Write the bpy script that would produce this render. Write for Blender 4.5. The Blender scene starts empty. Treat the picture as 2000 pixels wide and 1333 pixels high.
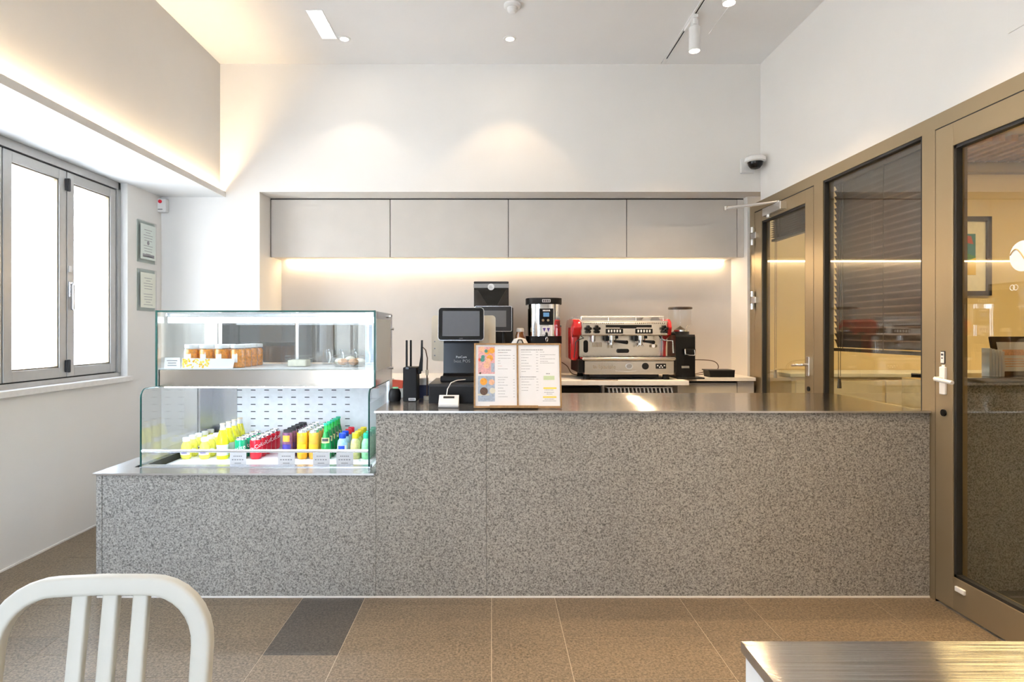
import bpy, bmesh, math, random
from mathutils import Vector, Matrix
random.seed(7)
SC = bpy.context.scene
COL = SC.collection
PI = math.pi

# ------------------------------------------------------------------ camera, sky, exposure
cam_d = bpy.data.cameras.new('camera')
cam = bpy.data.objects.new('camera', cam_d)
COL.objects.link(cam)
CAMZ, FPX = 1.281, 1184.0
cam.location = (0, 0, CAMZ)
cam.rotation_euler = (PI / 2, 0, 0)
cam_d.sensor_width = 36.0
cam_d.sensor_fit = 'HORIZONTAL'
cam_d.lens = FPX * 36.0 / 2000.0
cam_d.shift_x = 0.02
cam_d.shift_y = -0.00875
cam_d.clip_start = 0.02
SC.camera = cam

SC.view_settings.view_transform = 'Standard'
SC.view_settings.look = 'None'
SC.view_settings.gamma = 1.0
SC.view_settings.exposure = EXPOSURE = 0.36
SC.view_settings.use_curve_mapping = False
SC.cycles.transparent_max_bounces = 20
SC.cycles.max_bounces = 9
SC.cycles.diffuse_bounces = 5
SC.cycles.glossy_bounces = 4
SC.cycles.adaptive_threshold = 0.025
SC.cycles.caustics_reflective = False
SC.cycles.caustics_refractive = False
SC.cycles.sample_clamp_indirect = 6.0

world = bpy.data.worlds.new('overcast_sky')
SC.world = world
world.use_nodes = True
bgn = world.node_tree.nodes['Background']
bgn.inputs[0].default_value = (0.64, 0.79, 1.0, 1)
bgn.inputs[1].default_value = 13.0
sun_d = bpy.data.lights.new('sun', 'SUN'); sun_d.energy = 40.0; sun_d.angle = math.radians(1.0); sun_d.color = (1.0, .95, .88)
sun = bpy.data.objects.new('sun', sun_d); COL.objects.link(sun)
sun.location = (3, 2, 9); sun.rotation_euler = (0, math.radians(18), 0)     # high sun over the roof, falling on the alley

# lamp powers (each lamp itself is built with its fixture further down)
W_DOWN, W_TRACK, W_FILL = 9.0, 140.0, 16.0
WARM = (1.0, 0.70, 0.40)
NEUTRAL = (1.0, 0.86, 0.70)

# ------------------------------------------------------------------ helpers
ORG = {}
def PX(px, Y): return (px - 960.0) * Y / FPX
def PZ(py, Y): return CAMZ - (py - 649.0) * Y / FPX

class MB:
    def __init__(self): self.bm = bmesh.new()
    def _add(self, b2):
        me = bpy.data.meshes.new('tmp'); b2.to_mesh(me); b2.free()
        self.bm.from_mesh(me); bpy.data.meshes.remove(me); return self
    def box(self, x0, x1, y0, y1, z0, z1, bev=0.0, seg=2):
        b = bmesh.new(); bmesh.ops.create_cube(b, size=1.0)
        sx, sy, sz = abs(x1-x0), abs(y1-y0), abs(z1-z0)
        bmesh.ops.scale(b, vec=(sx, sy, sz), verts=b.verts)
        if bev > 0:
            bmesh.ops.bevel(b, geom=list(b.edges), offset=min(bev, sx*.49, sy*.49, sz*.49), segments=seg, affect='EDGES', profile=0.5)
        bmesh.ops.translate(b, vec=((x0+x1)/2, (y0+y1)/2, (z0+z1)/2), verts=b.verts)
        return self._add(b)
    def cyl(self, c, r, h, axis='Z', seg=20, r2=None):
        b = bmesh.new()
        bmesh.ops.create_cone(b, cap_ends=True, segments=seg, radius1=r, radius2=(r if r2 is None else r2), depth=h)
        if axis == 'X': bmesh.ops.rotate(b, matrix=Matrix.Rotation(PI/2, 3, 'Y'), verts=b.verts)
        if axis == 'Y': bmesh.ops.rotate(b, matrix=Matrix.Rotation(-PI/2, 3, 'X'), verts=b.verts)
        bmesh.ops.translate(b, vec=c, verts=b.verts)
        return self._add(b)
    def sph(self, c, r, sc=(1, 1, 1), seg=16):
        b = bmesh.new(); bmesh.ops.create_uvsphere(b, u_segments=seg, v_segments=max(6, seg//2), radius=r)
        bmesh.ops.scale(b, vec=sc, verts=b.verts); bmesh.ops.translate(b, vec=c, verts=b.verts)
        return self._add(b)
    def lathe(self, prof, c=(0, 0, 0), seg=20):
        bm = self.bm; rings = []
        for r, z in prof:
            if r < 1e-6: rings.append([bm.verts.new((c[0], c[1], c[2]+z))])
            else: rings.append([bm.verts.new((c[0]+r*math.cos(2*PI*k/seg), c[1]+r*math.sin(2*PI*k/seg), c[2]+z)) for k in range(seg)])
        for a, b in zip(rings, rings[1:]):
            for k in range(seg):
                k2 = (k+1) % seg
                if len(a) == 1 and len(b) == 1: continue
                if len(a) == 1: bm.faces.new((a[0], b[k2], b[k]))
                elif len(b) == 1: bm.faces.new((a[k], a[k2], b[0]))
                else: bm.faces.new((a[k], a[k2], b[k2], b[k]))
        return self
    def tube(self, pts, r, seg=8, closed=False):
        pts = [Vector(p) for p in pts]; n = len(pts); bm = self.bm; rings = []
        rs = r if isinstance(r, (list, tuple)) else [r]*n
        up = None
        for i, p in enumerate(pts):
            if closed: t = (pts[(i+1) % n] - pts[i-1]).normalized()
            else: t = (pts[min(i+1, n-1)] - pts[max(i-1, 0)]).normalized()
            if up is None:
                up = Vector((0, 0, 1)) if abs(t.z) < .9 else Vector((1, 0, 0))
            s = t.cross(up).normalized(); up = s.cross(t).normalized()
            rings.append([bm.verts.new(p + rs[i]*(math.cos(2*PI*k/seg)*s + math.sin(2*PI*k/seg)*up)) for k in range(seg)])
        lim = n if closed else n-1
        for i in range(lim):
            a, b = rings[i], rings[(i+1) % n]
            for k in range(seg): bm.faces.new((a[k], a[(k+1) % seg], b[(k+1) % seg], b[k]))
        if not closed:
            bm.faces.new(rings[0][::-1]); bm.faces.new(rings[-1])
        return self
    def prism(self, poly, axis, a0, a1):
        # poly: list of 2d points; axis X -> (y,z), Y -> (x,z), Z -> (x,y)
        bm = self.bm
        def v(p, a): return {'X': (a, p[0], p[1]), 'Y': (p[0], a, p[1]), 'Z': (p[0], p[1], a)}[axis]
        A = [bm.verts.new(v(p, a0)) for p in poly]; B = [bm.verts.new(v(p, a1)) for p in poly]
        bm.faces.new(A[::-1]); bm.faces.new(B)
        for i in range(len(poly)):
            j = (i+1) % len(poly); bm.faces.new((A[i], A[j], B[j], B[i]))
        return self
    def poly(self, pts):
        self.bm.faces.new([self.bm.verts.new(p) for p in pts]); return self
    def mesh(self, verts, faces):
        vs = [self.bm.verts.new(v) for v in verts]
        for f in faces:
            try: self.bm.faces.new([vs[i] for i in f])
            except ValueError: pass
        return self
    def xf(self, m):
        bmesh.ops.transform(self.bm, matrix=m, verts=self.bm.verts); return self
    def build(self, name, m, parent=None, smooth=False, local=False, ang=35):
        bm = self.bm
        bmesh.ops.recalc_face_normals(bm, faces=bm.faces)
        org = Vector((0, 0, 0))
        if parent is not None:
            if not local: org = ORG.get(parent.name, Vector((0, 0, 0)))
        elif not local:
            xs = [v.co for v in bm.verts]
            mn = Vector((min(c.x for c in xs), min(c.y for c in xs), min(c.z for c in xs)))
            mx = Vector((max(c.x for c in xs), max(c.y for c in xs), max(c.z for c in xs)))
            org = Vector(((mn.x+mx.x)/2, (mn.y+mx.y)/2, mn.z))
        if org.length > 0: bmesh.ops.translate(bm, vec=-org, verts=bm.verts)
        me = bpy.data.meshes.new(name); bm.to_mesh(me); bm.free()
        if smooth:
            for p in me.polygons: p.use_smooth = True
            try: me.set_sharp_from_angle(angle=math.radians(ang))
            except Exception: pass
        me.materials.append(m if not isinstance(m, str) else M[m])
        o = bpy.data.objects.new(name, me); COL.objects.link(o)
        if parent is not None:
            o.parent = parent
            ORG[o.name] = org if not local else Vector((0, 0, 0))
        else:
            o.location = org; ORG[o.name] = org
        return o

def upright(o, m):
    o.data.materials.append(M[m])
    for p in o.data.polygons:
        if abs(p.normal.z) < .5: p.material_index = 1
    return o
def tag(o, label=None, cat=None, group=None, kind=None):
    if label: o['label'] = label
    if cat: o['category'] = cat
    if group: o['group'] = group
    if kind: o['kind'] = kind
    return o
def thing(name, label, cat, loc, rotz=0.0, group=None, rot=None):
    o = bpy.data.objects.new(name, None); COL.objects.link(o)
    o.empty_display_size = 0.05
    o.location = loc; o.rotation_euler = rot if rot else (0, 0, rotz)
    ORG[o.name] = Vector(loc)
    return tag(o, label, cat, group)
def struct(name, label, loc=None, mb=None, m=None):
    if mb is None:
        o = bpy.data.objects.new(name, None); COL.objects.link(o); o.empty_display_size = .05
        o.location = loc; ORG[o.name] = Vector(loc)
    else: o = mb.build(name, m)
    o['kind'] = 'structure'; o['label'] = label
    return o
def dup(root, loc, label=None, parent=None):
    r = root.copy(); COL.objects.link(r)
    r.parent = parent
    if loc is not None: r.location = loc
    if label: r['label'] = label
    for ch in list(root.children): dup(ch, None, None, r)
    return r
ORD = ['front', 'second', 'third', 'fourth', 'fifth', 'sixth']

_txt = {}
def text_geo(s, size):
    k = (s, size)
    if k not in _txt:
        cu = bpy.data.curves.new('t', 'FONT'); cu.body = s; cu.size = size; cu.align_x = 'CENTER'; cu.align_y = 'CENTER'
        cu.resolution_u = 3
        ob = bpy.data.objects.new('t', cu); COL.objects.link(ob)
        me = bpy.data.meshes.new_from_object(ob.evaluated_get(bpy.context.evaluated_depsgraph_get()))
        _txt[k] = ([tuple(v.co) for v in me.vertices], [tuple(p.vertices) for p in me.polygons])
        bpy.data.objects.remove(ob); bpy.data.curves.remove(cu); bpy.data.meshes.remove(me)
    return _txt[k]
def add_text(mb, s, size, fn):
    v, f = text_geo(s, size)
    return mb.mesh([fn(p[0], p[1]) for p in v], f)

# ------------------------------------------------------------------ materials
M = {}
def _new(name):
    m = bpy.data.materials.new(name); m.use_nodes = True
    nt = m.node_tree; return m, nt, nt.nodes['Principled BSDF']
def mat(name, col, rough=.5, metal=0.0, noise=.04, nscale=30.0, bump=0.0, coat=0.0, spec=.5, emis=None, estr=0.0, trans=0.0, alpha=1.0):
    m, nt, p = _new(name)
    p.inputs['Roughness'].default_value = rough; p.inputs['Metallic'].default_value = metal
    p.inputs['Coat Weight'].default_value = coat; p.inputs['Specular IOR Level'].default_value = spec
    p.inputs['Transmission Weight'].default_value = trans
    g = nt.nodes.new('ShaderNodeNewGeometry')
    n = nt.nodes.new('ShaderNodeTexNoise'); n.inputs['Scale'].default_value = nscale; n.inputs['Detail'].default_value = 3
    nt.links.new(g.outputs['Position'], n.inputs['Vector'])
    r = nt.nodes.new('ShaderNodeValToRGB')
    c0 = [max(0, c*(1-noise)) for c in col]; c1 = [min(1, c*(1+noise)) for c in col]
    r.color_ramp.elements[0].position = .3; r.color_ramp.elements[1].position = .7
    r.color_ramp.elements[0].color = (*c0, 1); r.color_ramp.elements[1].color = (*c1, 1)
    nt.links.new(n.outputs['Fac'], r.inputs['Fac']); nt.links.new(r.outputs['Color'], p.inputs['Base Color'])
    if bump > 0:
        b = nt.nodes.new('ShaderNodeBump'); b.inputs['Strength'].default_value = bump; b.inputs['Distance'].default_value = .002
        nt.links.new(n.outputs['Fac'], b.inputs['Height']); nt.links.new(b.outputs['Normal'], p.inputs['Normal'])
    if emis: p.inputs['Emission Color'].default_value = (*emis, 1); p.inputs['Emission Strength'].default_value = estr
    M[name] = m; return m
def emit(name, col, s):
    m, nt, p = _new(name)
    e = nt.nodes.new('ShaderNodeEmission'); e.inputs[0].default_value = (*col, 1); e.inputs[1].default_value = s
    nt.links.new(e.outputs[0], nt.nodes['Material Output'].inputs['Surface']); nt.nodes.remove(p); M[name] = m
def glass(name, tint=(.97, .985, .98), ior=1.5, rough=0.0, gain=1.0):
    m, nt, p = _new(name)
    t = nt.nodes.new('ShaderNodeBsdfTransparent'); t.inputs[0].default_value = (*tint, 1)
    g = nt.nodes.new('ShaderNodeBsdfGlossy'); g.inputs['Roughness'].default_value = rough
    g.inputs[0].default_value = (1, 1, 1, 1)
    f = nt.nodes.new('ShaderNodeFresnel')
    # the pane is a thin sheet: both of its faces reflect alike
    ge = nt.nodes.new('ShaderNodeNewGeometry'); mr = nt.nodes.new('ShaderNodeMapRange')
    mr.inputs['To Min'].default_value = ior; mr.inputs['To Max'].default_value = 1.0/ior
    nt.links.new(ge.outputs['Backfacing'], mr.inputs['Value']); nt.links.new(mr.outputs[0], f.inputs[0])
    x = nt.nodes.new('ShaderNodeMixShader')
    nt.links.new(f.outputs[0], x.inputs[0]); nt.links.new(t.outputs[0], x.inputs[1]); nt.links.new(g.outputs[0], x.inputs[2])
    nt.links.new(x.outputs[0], nt.nodes['Material Output'].inputs['Surface']); nt.nodes.remove(p); M[name] = m
def granite(name, stops, scale, tint_noise, rough=.45, bump=.15, streak=0.0):
    m, nt, p = _new(name); N = nt.nodes.new; L = nt.links.new
    g = N('ShaderNodeNewGeometry')
    v = N('ShaderNodeTexVoronoi'); v.inputs['Scale'].default_value = scale; L(g.outputs['Position'], v.inputs['Vector'])
    sep = N('ShaderNodeSeparateColor'); L(v.outputs['Color'], sep.inputs[0])
    fine = N('ShaderNodeTexNoise'); fine.inputs['Scale'].default_value = scale*.55; fine.inputs['Detail'].default_value = 2
    L(g.outputs['Position'], fine.inputs['Vector'])
    mf = N('ShaderNodeMapRange'); mf.inputs['From Min'].default_value = .3; mf.inputs['From Max'].default_value = .7; L(fine.outputs['Fac'], mf.inputs['Value'])
    av = N('ShaderNodeMix'); av.data_type = 'FLOAT'; av.inputs[0].default_value = .55
    L(sep.outputs[0], av.inputs[2]); L(mf.outputs[0], av.inputs[3])
    r = N('ShaderNodeValToRGB'); r.color_ramp.interpolation = 'LINEAR'
    while len(r.color_ramp.elements) < len(stops): r.color_ramp.elements.new(.5)
    for e, (pos, c) in zip(r.color_ramp.elements, stops): e.position = pos; e.color = (*c, 1)
    L(av.outputs[0], r.inputs[0])
    n = N('ShaderNodeTexNoise'); n.inputs['Scale'].default_value = 2.2; n.inputs['Detail'].default_value = 4
    mp = N('ShaderNodeMapping'); mp.inputs['Scale'].default_value = (1.0, 1.0, .35 if streak else 1.0)
    L(g.outputs['Position'], mp.inputs['Vector']); L(mp.outputs[0], n.inputs['Vector'])
    r2 = N('ShaderNodeValToRGB'); r2.color_ramp.elements[0].position = .3; r2.color_ramp.elements[1].position = .7
    lo = 1-tint_noise; hi = 1+tint_noise*.5
    r2.color_ramp.elements[0].color = (lo, lo, lo, 1); r2.color_ramp.elements[1].color = (hi, hi*.99, hi*.97, 1)
    L(n.outputs['Fac'], r2.inputs[0])
    mx = N('ShaderNodeMix'); mx.data_type = 'RGBA'; mx.blend_type = 'MULTIPLY'; mx.inputs[0].default_value = 1.0
    L(r.outputs[0], mx.inputs[6]); L(r2.outputs[0], mx.inputs[7]); L(mx.outputs[2], p.inputs['Base Color'])
    b = N('ShaderNodeBump'); b.inputs['Strength'].default_value = bump; b.inputs['Distance'].default_value = .001
    L(sep.outputs[1], b.inputs['Height']); L(b.outputs[0], p.inputs['Normal'])
    p.inputs['Roughness'].default_value = rough; M[name] = m
def brushed(name, col, rough, aniso, tangent, scale):
    m, nt, p = _new(name); N = nt.nodes.new; L = nt.links.new
    p.inputs['Metallic'].default_value = 1.0; p.inputs['Base Color'].default_value = (*col, 1)
    p.inputs['Anisotropic'].default_value = aniso
    c = N('ShaderNodeCombineXYZ'); c.inputs[0].default_value, c.inputs[1].default_value, c.inputs[2].default_value = tangent
    L(c.outputs[0], p.inputs['Tangent'])
    g = N('ShaderNodeNewGeometry'); mp = N('ShaderNodeMapping'); mp.inputs['Scale'].default_value = scale
    n = N('ShaderNodeTexNoise'); n.inputs['Scale'].default_value = 1.0; n.inputs['Detail'].default_value = 4
    L(g.outputs['Position'], mp.inputs['Vector']); L(mp.outputs[0], n.inputs['Vector'])
    mr = N('ShaderNodeMapRange'); mr.inputs['To Min'].default_value = rough*.85; mr.inputs['To Max'].default_value = rough*1.15
    L(n.outputs['Fac'], mr.inputs['Value']); L(mr.outputs[0], p.inputs['Roughness']); M[name] = m

mat('wall_paint', (.86, .835, .795), .85, noise=.012, nscale=3, bump=.02)
mat('ceiling_paint', (.91, .90, .885), .9, noise=.01, nscale=3)
mat('soffit_paint', (.86, .86, .85), .85, noise=.01, nscale=3)
mat('backsplash', (.70, .66, .62), .5, noise=.03, nscale=4)
mat('cabinet', (.66, .61, .55), .55, noise=.02, nscale=6)
mat('cabinet_gap', (.03, .025, .02), .8)
granite('granite_counter', [(.10, (.10, .095, .086)), (.30, (.195, .186, .170)), (.5, (.315, .299, .272)), (.85, (.47, .448, .412))], 225, .10, .55, .1, 1)
granite('granite_floor', [(.10, (.085, .062, .038)), (.30, (.125, .094, .060)), (.5, (.180, .136, .088)), (.85, (.262, .202, .134))], 190, .10, .42, .1)
granite('granite_floor_b', [(.10, (.080, .058, .037)), (.30, (.115, .087, .057)), (.5, (.166, .127, .084)), (.85, (.245, .190, .128))], 190, .10, .45, .1)
granite('granite_floor_dark', [(.10, (.035, .030, .024)), (.3, (.055, .047, .038)), (.55, (.084, .073, .060)), (.85, (.125, .108, .088))], 190, .10, .4, .1)
mat('grout', (.52, .44, .34), .9)
mat('white_trim', (.85, .82, .78), .5)
def brushed_flat(name, col, rough, tilt, groove=.30, deep=.95):
    # horizontal sheet brushed along X: fine grooves tip the normal forwards and backwards only
    m, nt, p = _new(name); N = nt.nodes.new; L = nt.links.new
    p.inputs['Metallic'].default_value = 1.0; p.inputs['Base Color'].default_value = (*col, 1); p.inputs['Roughness'].default_value = rough
    g = N('ShaderNodeNewGeometry'); mp = N('ShaderNodeMapping'); mp.inputs['Scale'].default_value = (3.0, 5200.0, 3.0)
    n = N('ShaderNodeTexNoise'); n.inputs['Scale'].default_value = 1.0; n.inputs['Detail'].default_value = 1
    L(g.outputs['Position'], mp.inputs['Vector']); L(mp.outputs[0], n.inputs['Vector'])
    mr = N('ShaderNodeMapRange'); mr.clamp = False
    mr.inputs['To Min'].default_value = -tilt; mr.inputs['To Max'].default_value = tilt
    L(n.outputs['Fac'], mr.inputs['Value'])
    c = N('ShaderNodeCombineXYZ'); c.inputs[2].default_value = 1.0; L(mr.outputs[0], c.inputs[1])
    v = N('ShaderNodeVectorMath'); v.operation = 'NORMALIZE'; L(c.outputs[0], v.inputs[0]); L(v.outputs[0], p.inputs['Normal'])
    # deeper hairline scratches, far below pixel size, spread highlights across the grain
    gl = N('ShaderNodeBsdfGlossy'); gl.inputs['Roughness'].default_value = .10; gl.inputs[0].default_value = (*col, 1)
    wn = N('ShaderNodeTexWhiteNoise'); wn.noise_dimensions = '3D'; L(g.outputs['Position'], wn.inputs['Vector'])
    m2 = N('ShaderNodeMapRange'); m2.inputs['To Min'].default_value = -deep; m2.inputs['To Max'].default_value = deep
    L(wn.outputs['Value'], m2.inputs['Value'])
    c2 = N('ShaderNodeCombineXYZ'); c2.inputs[2].default_value = 1.0; L(m2.outputs[0], c2.inputs[1])
    v2 = N('ShaderNodeVectorMath'); v2.operation = 'NORMALIZE'; L(c2.outputs[0], v2.inputs[0]); L(v2.outputs[0], gl.inputs['Normal'])
    mx = N('ShaderNodeMixShader'); mx.inputs[0].default_value = groove
    L(p.outputs[0], mx.inputs[1]); L(gl.outputs[0], mx.inputs[2]); L(mx.outputs[0], nt.nodes['Material Output'].inputs['Surface'])
    M[name] = m
brushed_flat('steel_top', (.56, .535, .505), .09, .40)
brushed_flat('steel_table', (.56, .53, .50), .10, .45)
brushed('steel_band', (.44, .415, .385), .20, .7, (0, 0, 1), (6, 6, 500))
brushed('steel_machine', (.72, .66, .57), .25, .5, (0, 0, 1), (6, 6, 400))
mat('steel_plain', (.62, .61, .60), .28, 1.0, noise=.02)
mat('chrome', (.82, .82, .82), .08, 1.0, noise=.01)
mat('champagne', (.36, .285, .18), .42, .7, noise=.02, nscale=5)
mat('champagne_dark', (.22, .185, .13), .45, .7, noise=.02)
mat('sash_metal', (.47, .46, .44), .42, .6, noise=.02)
mat('gasket', (.012, .012, .012), .6)
glass('pane_glass', (.93, .96, .94), 1.62)
glass('window_glass', (.985, .99, .99), 1.45)
glass('case_glass', (.975, .99, .985), 1.42)
glass('tinted_glass', (.34, .35, .36), 1.9)
glass('clear_plastic', (.94, .95, .95), 1.35, .05)
glass('smoked_plastic', (.22, .21, .21), 1.5, .05)
mat('frosted', (.80, .83, .84), .35, trans=0.0, noise=.01)
mat('glass_edge', (.004, .075, .062), .35, spec=.3)
mat('case_white', (.86, .88, .90), .35)
mat('case_steel', (.60, .62, .66), .25, .9, noise=.02)
mat('black_plastic', (.007, .007, .008), .5, noise=.1, spec=.25)
mat('black_gloss', (.005, .005, .006), .2, noise=.1, spec=.35)
mat('dark_grey_plastic', (.03, .03, .032), .45, spec=.3)
mat('grey_plastic', (.30, .30, .30), .45)
mat('white_plastic', (.84, .83, .81), .4, noise=.01)
mat('beige_plastic', (.78, .69, .54), .45, noise=.02)
mat('red_gloss', (.55, .012, .014), .15, noise=.03, coat=.6)
mat('orange_red', (.85, .10, .03), .5)
mat('navy', (.02, .03, .09), .5)
mat('screen', (.12, .13, .15), .12, noise=.02, coat=.3)
mat('screen_grey', (.16, .16, .165), .2, noise=.02)
mat('print_grey', (.33, .32, .33), .8)
mat('print_dark', (.06, .06, .07), .8)
mat('print_yellow', (.90, .70, .10), .8)
mat('print_green', (.62, .72, .45), .8)
mat('print_white', (.88, .88, .88), .6)
mat('print_purple', (.10, .06, .30), .7)
mat('paper', (.88, .865, .86), .6, noise=.01)
mat('paper_green', (.74, .80, .74), .6, noise=.02)
mat('paper_cream', (.80, .81, .70), .6, noise=.02)
mat('wood_frame', (.34, .19, .07), .45, noise=.2, nscale=60)
mat('wood_dark', (.05, .032, .02), .4, noise=.2, nscale=40)
mat('wood_slat', (.42, .24, .12), .5, noise=.15, nscale=30)
mat('chair_white', (.57, .565, .515), .42, noise=.01)
mat('blind_brown', (.13, .07, .042), .5, noise=.08)
mat('brown_liquid', (.20, .07, .015), .15, coat=.4)
mat('citron', (.78, .27, .01), .18, noise=.35, nscale=90, coat=.5)
mat('citron_b', (.85, .48, .03), .18, noise=.3, nscale=90, coat=.5)
mat('lemon', (.90, .82, .12), .15, noise=.2, nscale=60, coat=.5)
mat('lemon_deep', (.93, .80, .02), .12, noise=.2, nscale=60, coat=.5)
mat('can_red', (.72, .015, .035), .22, .25, noise=.02, coat=.4)
mat('can_green', (.01, .42, .20), .22, .25, noise=.02, coat=.4)
mat('can_purple', (.20, .08, .16), .25, .2, noise=.3, nscale=60, coat=.3)
mat('can_orange', (.95, .55, .03), .22, .1, noise=.08, coat=.4)
mat('can_orange_b', (.93, .45, .06), .22, .1, noise=.1, coat=.4)
mat('can_blue_band', (.05, .04, .30), .3)
mat('bottle_green', (.005, .26, .05), .08, noise=.05, coat=.6)
mat('bottle_green_neck', (.02, .55, .08), .1, noise=.05, coat=.6)
mat('label_badge', (.80, .85, .35), .5)
mat('kid_blue', (.35, .62, .85), .3, noise=.25, nscale=60)
mat('cap_blue', (.01, .06, .60), .3)
mat('cap_red', (.75, .02, .05), .3)
mat('cap_yellow', (.92, .72, .03), .3)
mat('cap_green', (.02, .55, .30), .3)
mat('juice_olive', (.62, .60, .25), .2, noise=.2, nscale=60, coat=.4)
mat('juice_green', (.30, .75, .40), .2, noise=.2, nscale=60, coat=.4)
mat('aluminium', (.75, .75, .76), .25, 1.0, noise=.02)
mat('pastry', (.50, .27, .14), .7, noise=.3, nscale=80)
mat('cream_food', (.72, .68, .55), .6, noise=.1)
mat('cable_brown', (.10, .055, .03), .5)
mat('next_wall', (.80, .66, .42), .8, noise=.02, nscale=2)
mat('tan_wood', (.50, .34, .16), .45, noise=.15, nscale=25)
mat('exterior_wall', (.88, .88, .87), .8, noise=.03, nscale=2)
mat('exterior_ground', (.74, .73, .72), .9)
mat('tan_wall', (.40, .37, .33), .8)
mat('art_teal', (.05, .22, .24), .7)
mat('art_green', (.10, .28, .10), .7)
mat('art_yellow', (.80, .55, .05), .7)
mat('art_red', (.50, .10, .08), .7)
mat('mat_board', (.84, .80, .70), .8)
mat('fruit_orange', (.85, .36, .05), .7, noise=.2, nscale=120)
mat('fruit_peach', (.85, .48, .30), .7, noise=.2, nscale=120)
mat('fruit_pink', (.75, .40, .40), .7, noise=.2, nscale=120)
mat('fruit_teal', (.08, .30, .24), .7, noise=.2, nscale=120)
mat('fruit_brown', (.12, .07, .05), .7, noise=.3, nscale=150)
mat('fruit_blue', (.40, .46, .55), .7, noise=.2, nscale=100)
mat('fruit_red', (.60, .12, .08), .7, noise=.2, nscale=100)
emit('led_warm', (1.0, .74, .44), 30.0)
emit('led_cove', (1.0, .74, .46), 165.0)
emit('led_cool', (.80, .89, 1.0), 50.0)
emit('led_display', (.85, .92, 1.0), 5.5)
mat('shelf_white', (.66, .68, .70), .4)
mat('outdoor_grey', (.16, .16, .17), .6)
emit('lamp_lens', (1.0, .86, .66), 60.0)
emit('bright_patch_glow', (1.0, .98, .94), 2.2)
emit('lcd_blue', (.25, .50, .80), .5)
emit('lamp_next', (1.0, .70, .32), 12.0)
# ------------------------------------------------------------------ room shell
XL, XU, XR = -2.615, -2.149, 2.13
YB, YN, YF = 4.80, 5.30, -2.2          # back wall, niche back, wall behind the camera
ZC, ZS = 3.405, 2.35                   # ceiling, soffit underside
NX0, NX1, NZ = -1.836, 2.095, 2.392    # niche
GX = 2.115                             # glazing face

# floor with individual tiles
floor = struct('floor', 'speckled granite tile floor in tan and grey', mb=MB().box(XL-.3, 2.22, YF, YN+.1, -.08, -.0010), m='grout')
xb = [(-2.615, -2.41, 3), (-2.41, -1.81, 6), (-1.81, -1.51, 3), (-1.51, -.909, 6), (-.909, -.609, 3), (-.609, 0, 6),
      (0, .304, 3), (.304, .904, 6), (.904, 1.21, 3), (1.21, 1.81, 6), (1.81, 2.118, 3)]
GAP = .0013
tile_cache = {}
def tile(x0, x1, y0, y1, m):
    w, d = round(x1-x0, 4), round(y1-y0, 4)
    k = (w, d, m)
    cx, cy = (x0+x1)/2, (y0+y1)/2
    if k not in tile_cache:
        o = MB().box(-w/2+GAP, w/2-GAP, -d/2+GAP, d/2-GAP, -.003, 0).build('floor_tile', m, floor, local=True)
        tile_cache[k] = o.data
    else:
        o = bpy.data.objects.new('floor_tile', tile_cache[k]); COL.objects.link(o); o.parent = floor
    o.location = Vector((cx, cy, 0)) - ORG[floor.name]
rt = random.Random(3)
for ci, (x0, x1, k) in enumerate(xb):
    step = .3 if k == 6 else .9
    ph = 2.2435 if k == 6 else {-.909: 2.40, 0: 2.1, .904: 2.0}.get(x0, 1.9 + .25*(ci % 3))
    n0 = math.ceil((-.6-ph)/step)
    y = ph + n0*step
    while y < 4.78:
        y1 = min(y+step, 4.80)
        m = 'granite_floor_dark' if (x0 == -.909 and 2.3 < y < 2.5) else ('granite_floor_b' if rt.random() < .45 else 'granite_floor')
        tile(x0, x1, y, y1, m); y += step

# ceiling, bulkhead on the left, soffit and its light cove
ceil = struct('ceiling', 'smooth white plaster ceiling', mb=MB().box(XU-.1, XR+.1, YF, YB+.2, ZC, ZC+.1), m='ceiling_paint')
struct('wall_left_upper', 'upper left bulkhead wall washed by the cove light', mb=MB().box(XU-.1, XU, YF, YB, 2.352, ZC+.05), m='wall_paint')
LIPX = -2.105
sof = struct('ceiling_soffit', 'lowered white soffit above the folding windows', mb=MB().box(-2.95, LIPX-.012, YF, YB+.02, ZS, ZS+.012), m='soffit_paint')
struct('trim_cove', 'slim plaster lip of the light cove', mb=MB().box(LIPX-.012, LIPX, YF, YB, ZS-.002, ZS+.042), m='wall_paint')
led = MB().box(-2.140, -2.128, -1.5, YB-.02, ZS+.0125, ZS+.017).build('cove_light_strip', 'led_cove')
tag(led, 'warm light strip hidden in the cove along the left bulkhead', 'light strip')

# left wall with window opening (Y 1.28 .. 4.355, Z .98 .. soffit)
WY0, WY1, WZ0 = 1.284, 4.355, .985
wl = MB()
wl.box(XL-.13, XL, YF, YB+.2, -.05, WZ0-.03)
wl.box(XL-.13, XL, WY1, YB+.2, WZ0-.03, ZS)
wl.box(XL-.13, XL, YF, WY0, WZ0-.03, ZS)
struct('wall_left', 'white left wall below and beside the folding windows', mb=wl, m='wall_paint')
struct('baseboard_left', 'thin pale line along the foot of the left wall', mb=MB().box(XL, XL+.006, YF, YB, 0, .010), m='white_trim')

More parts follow.
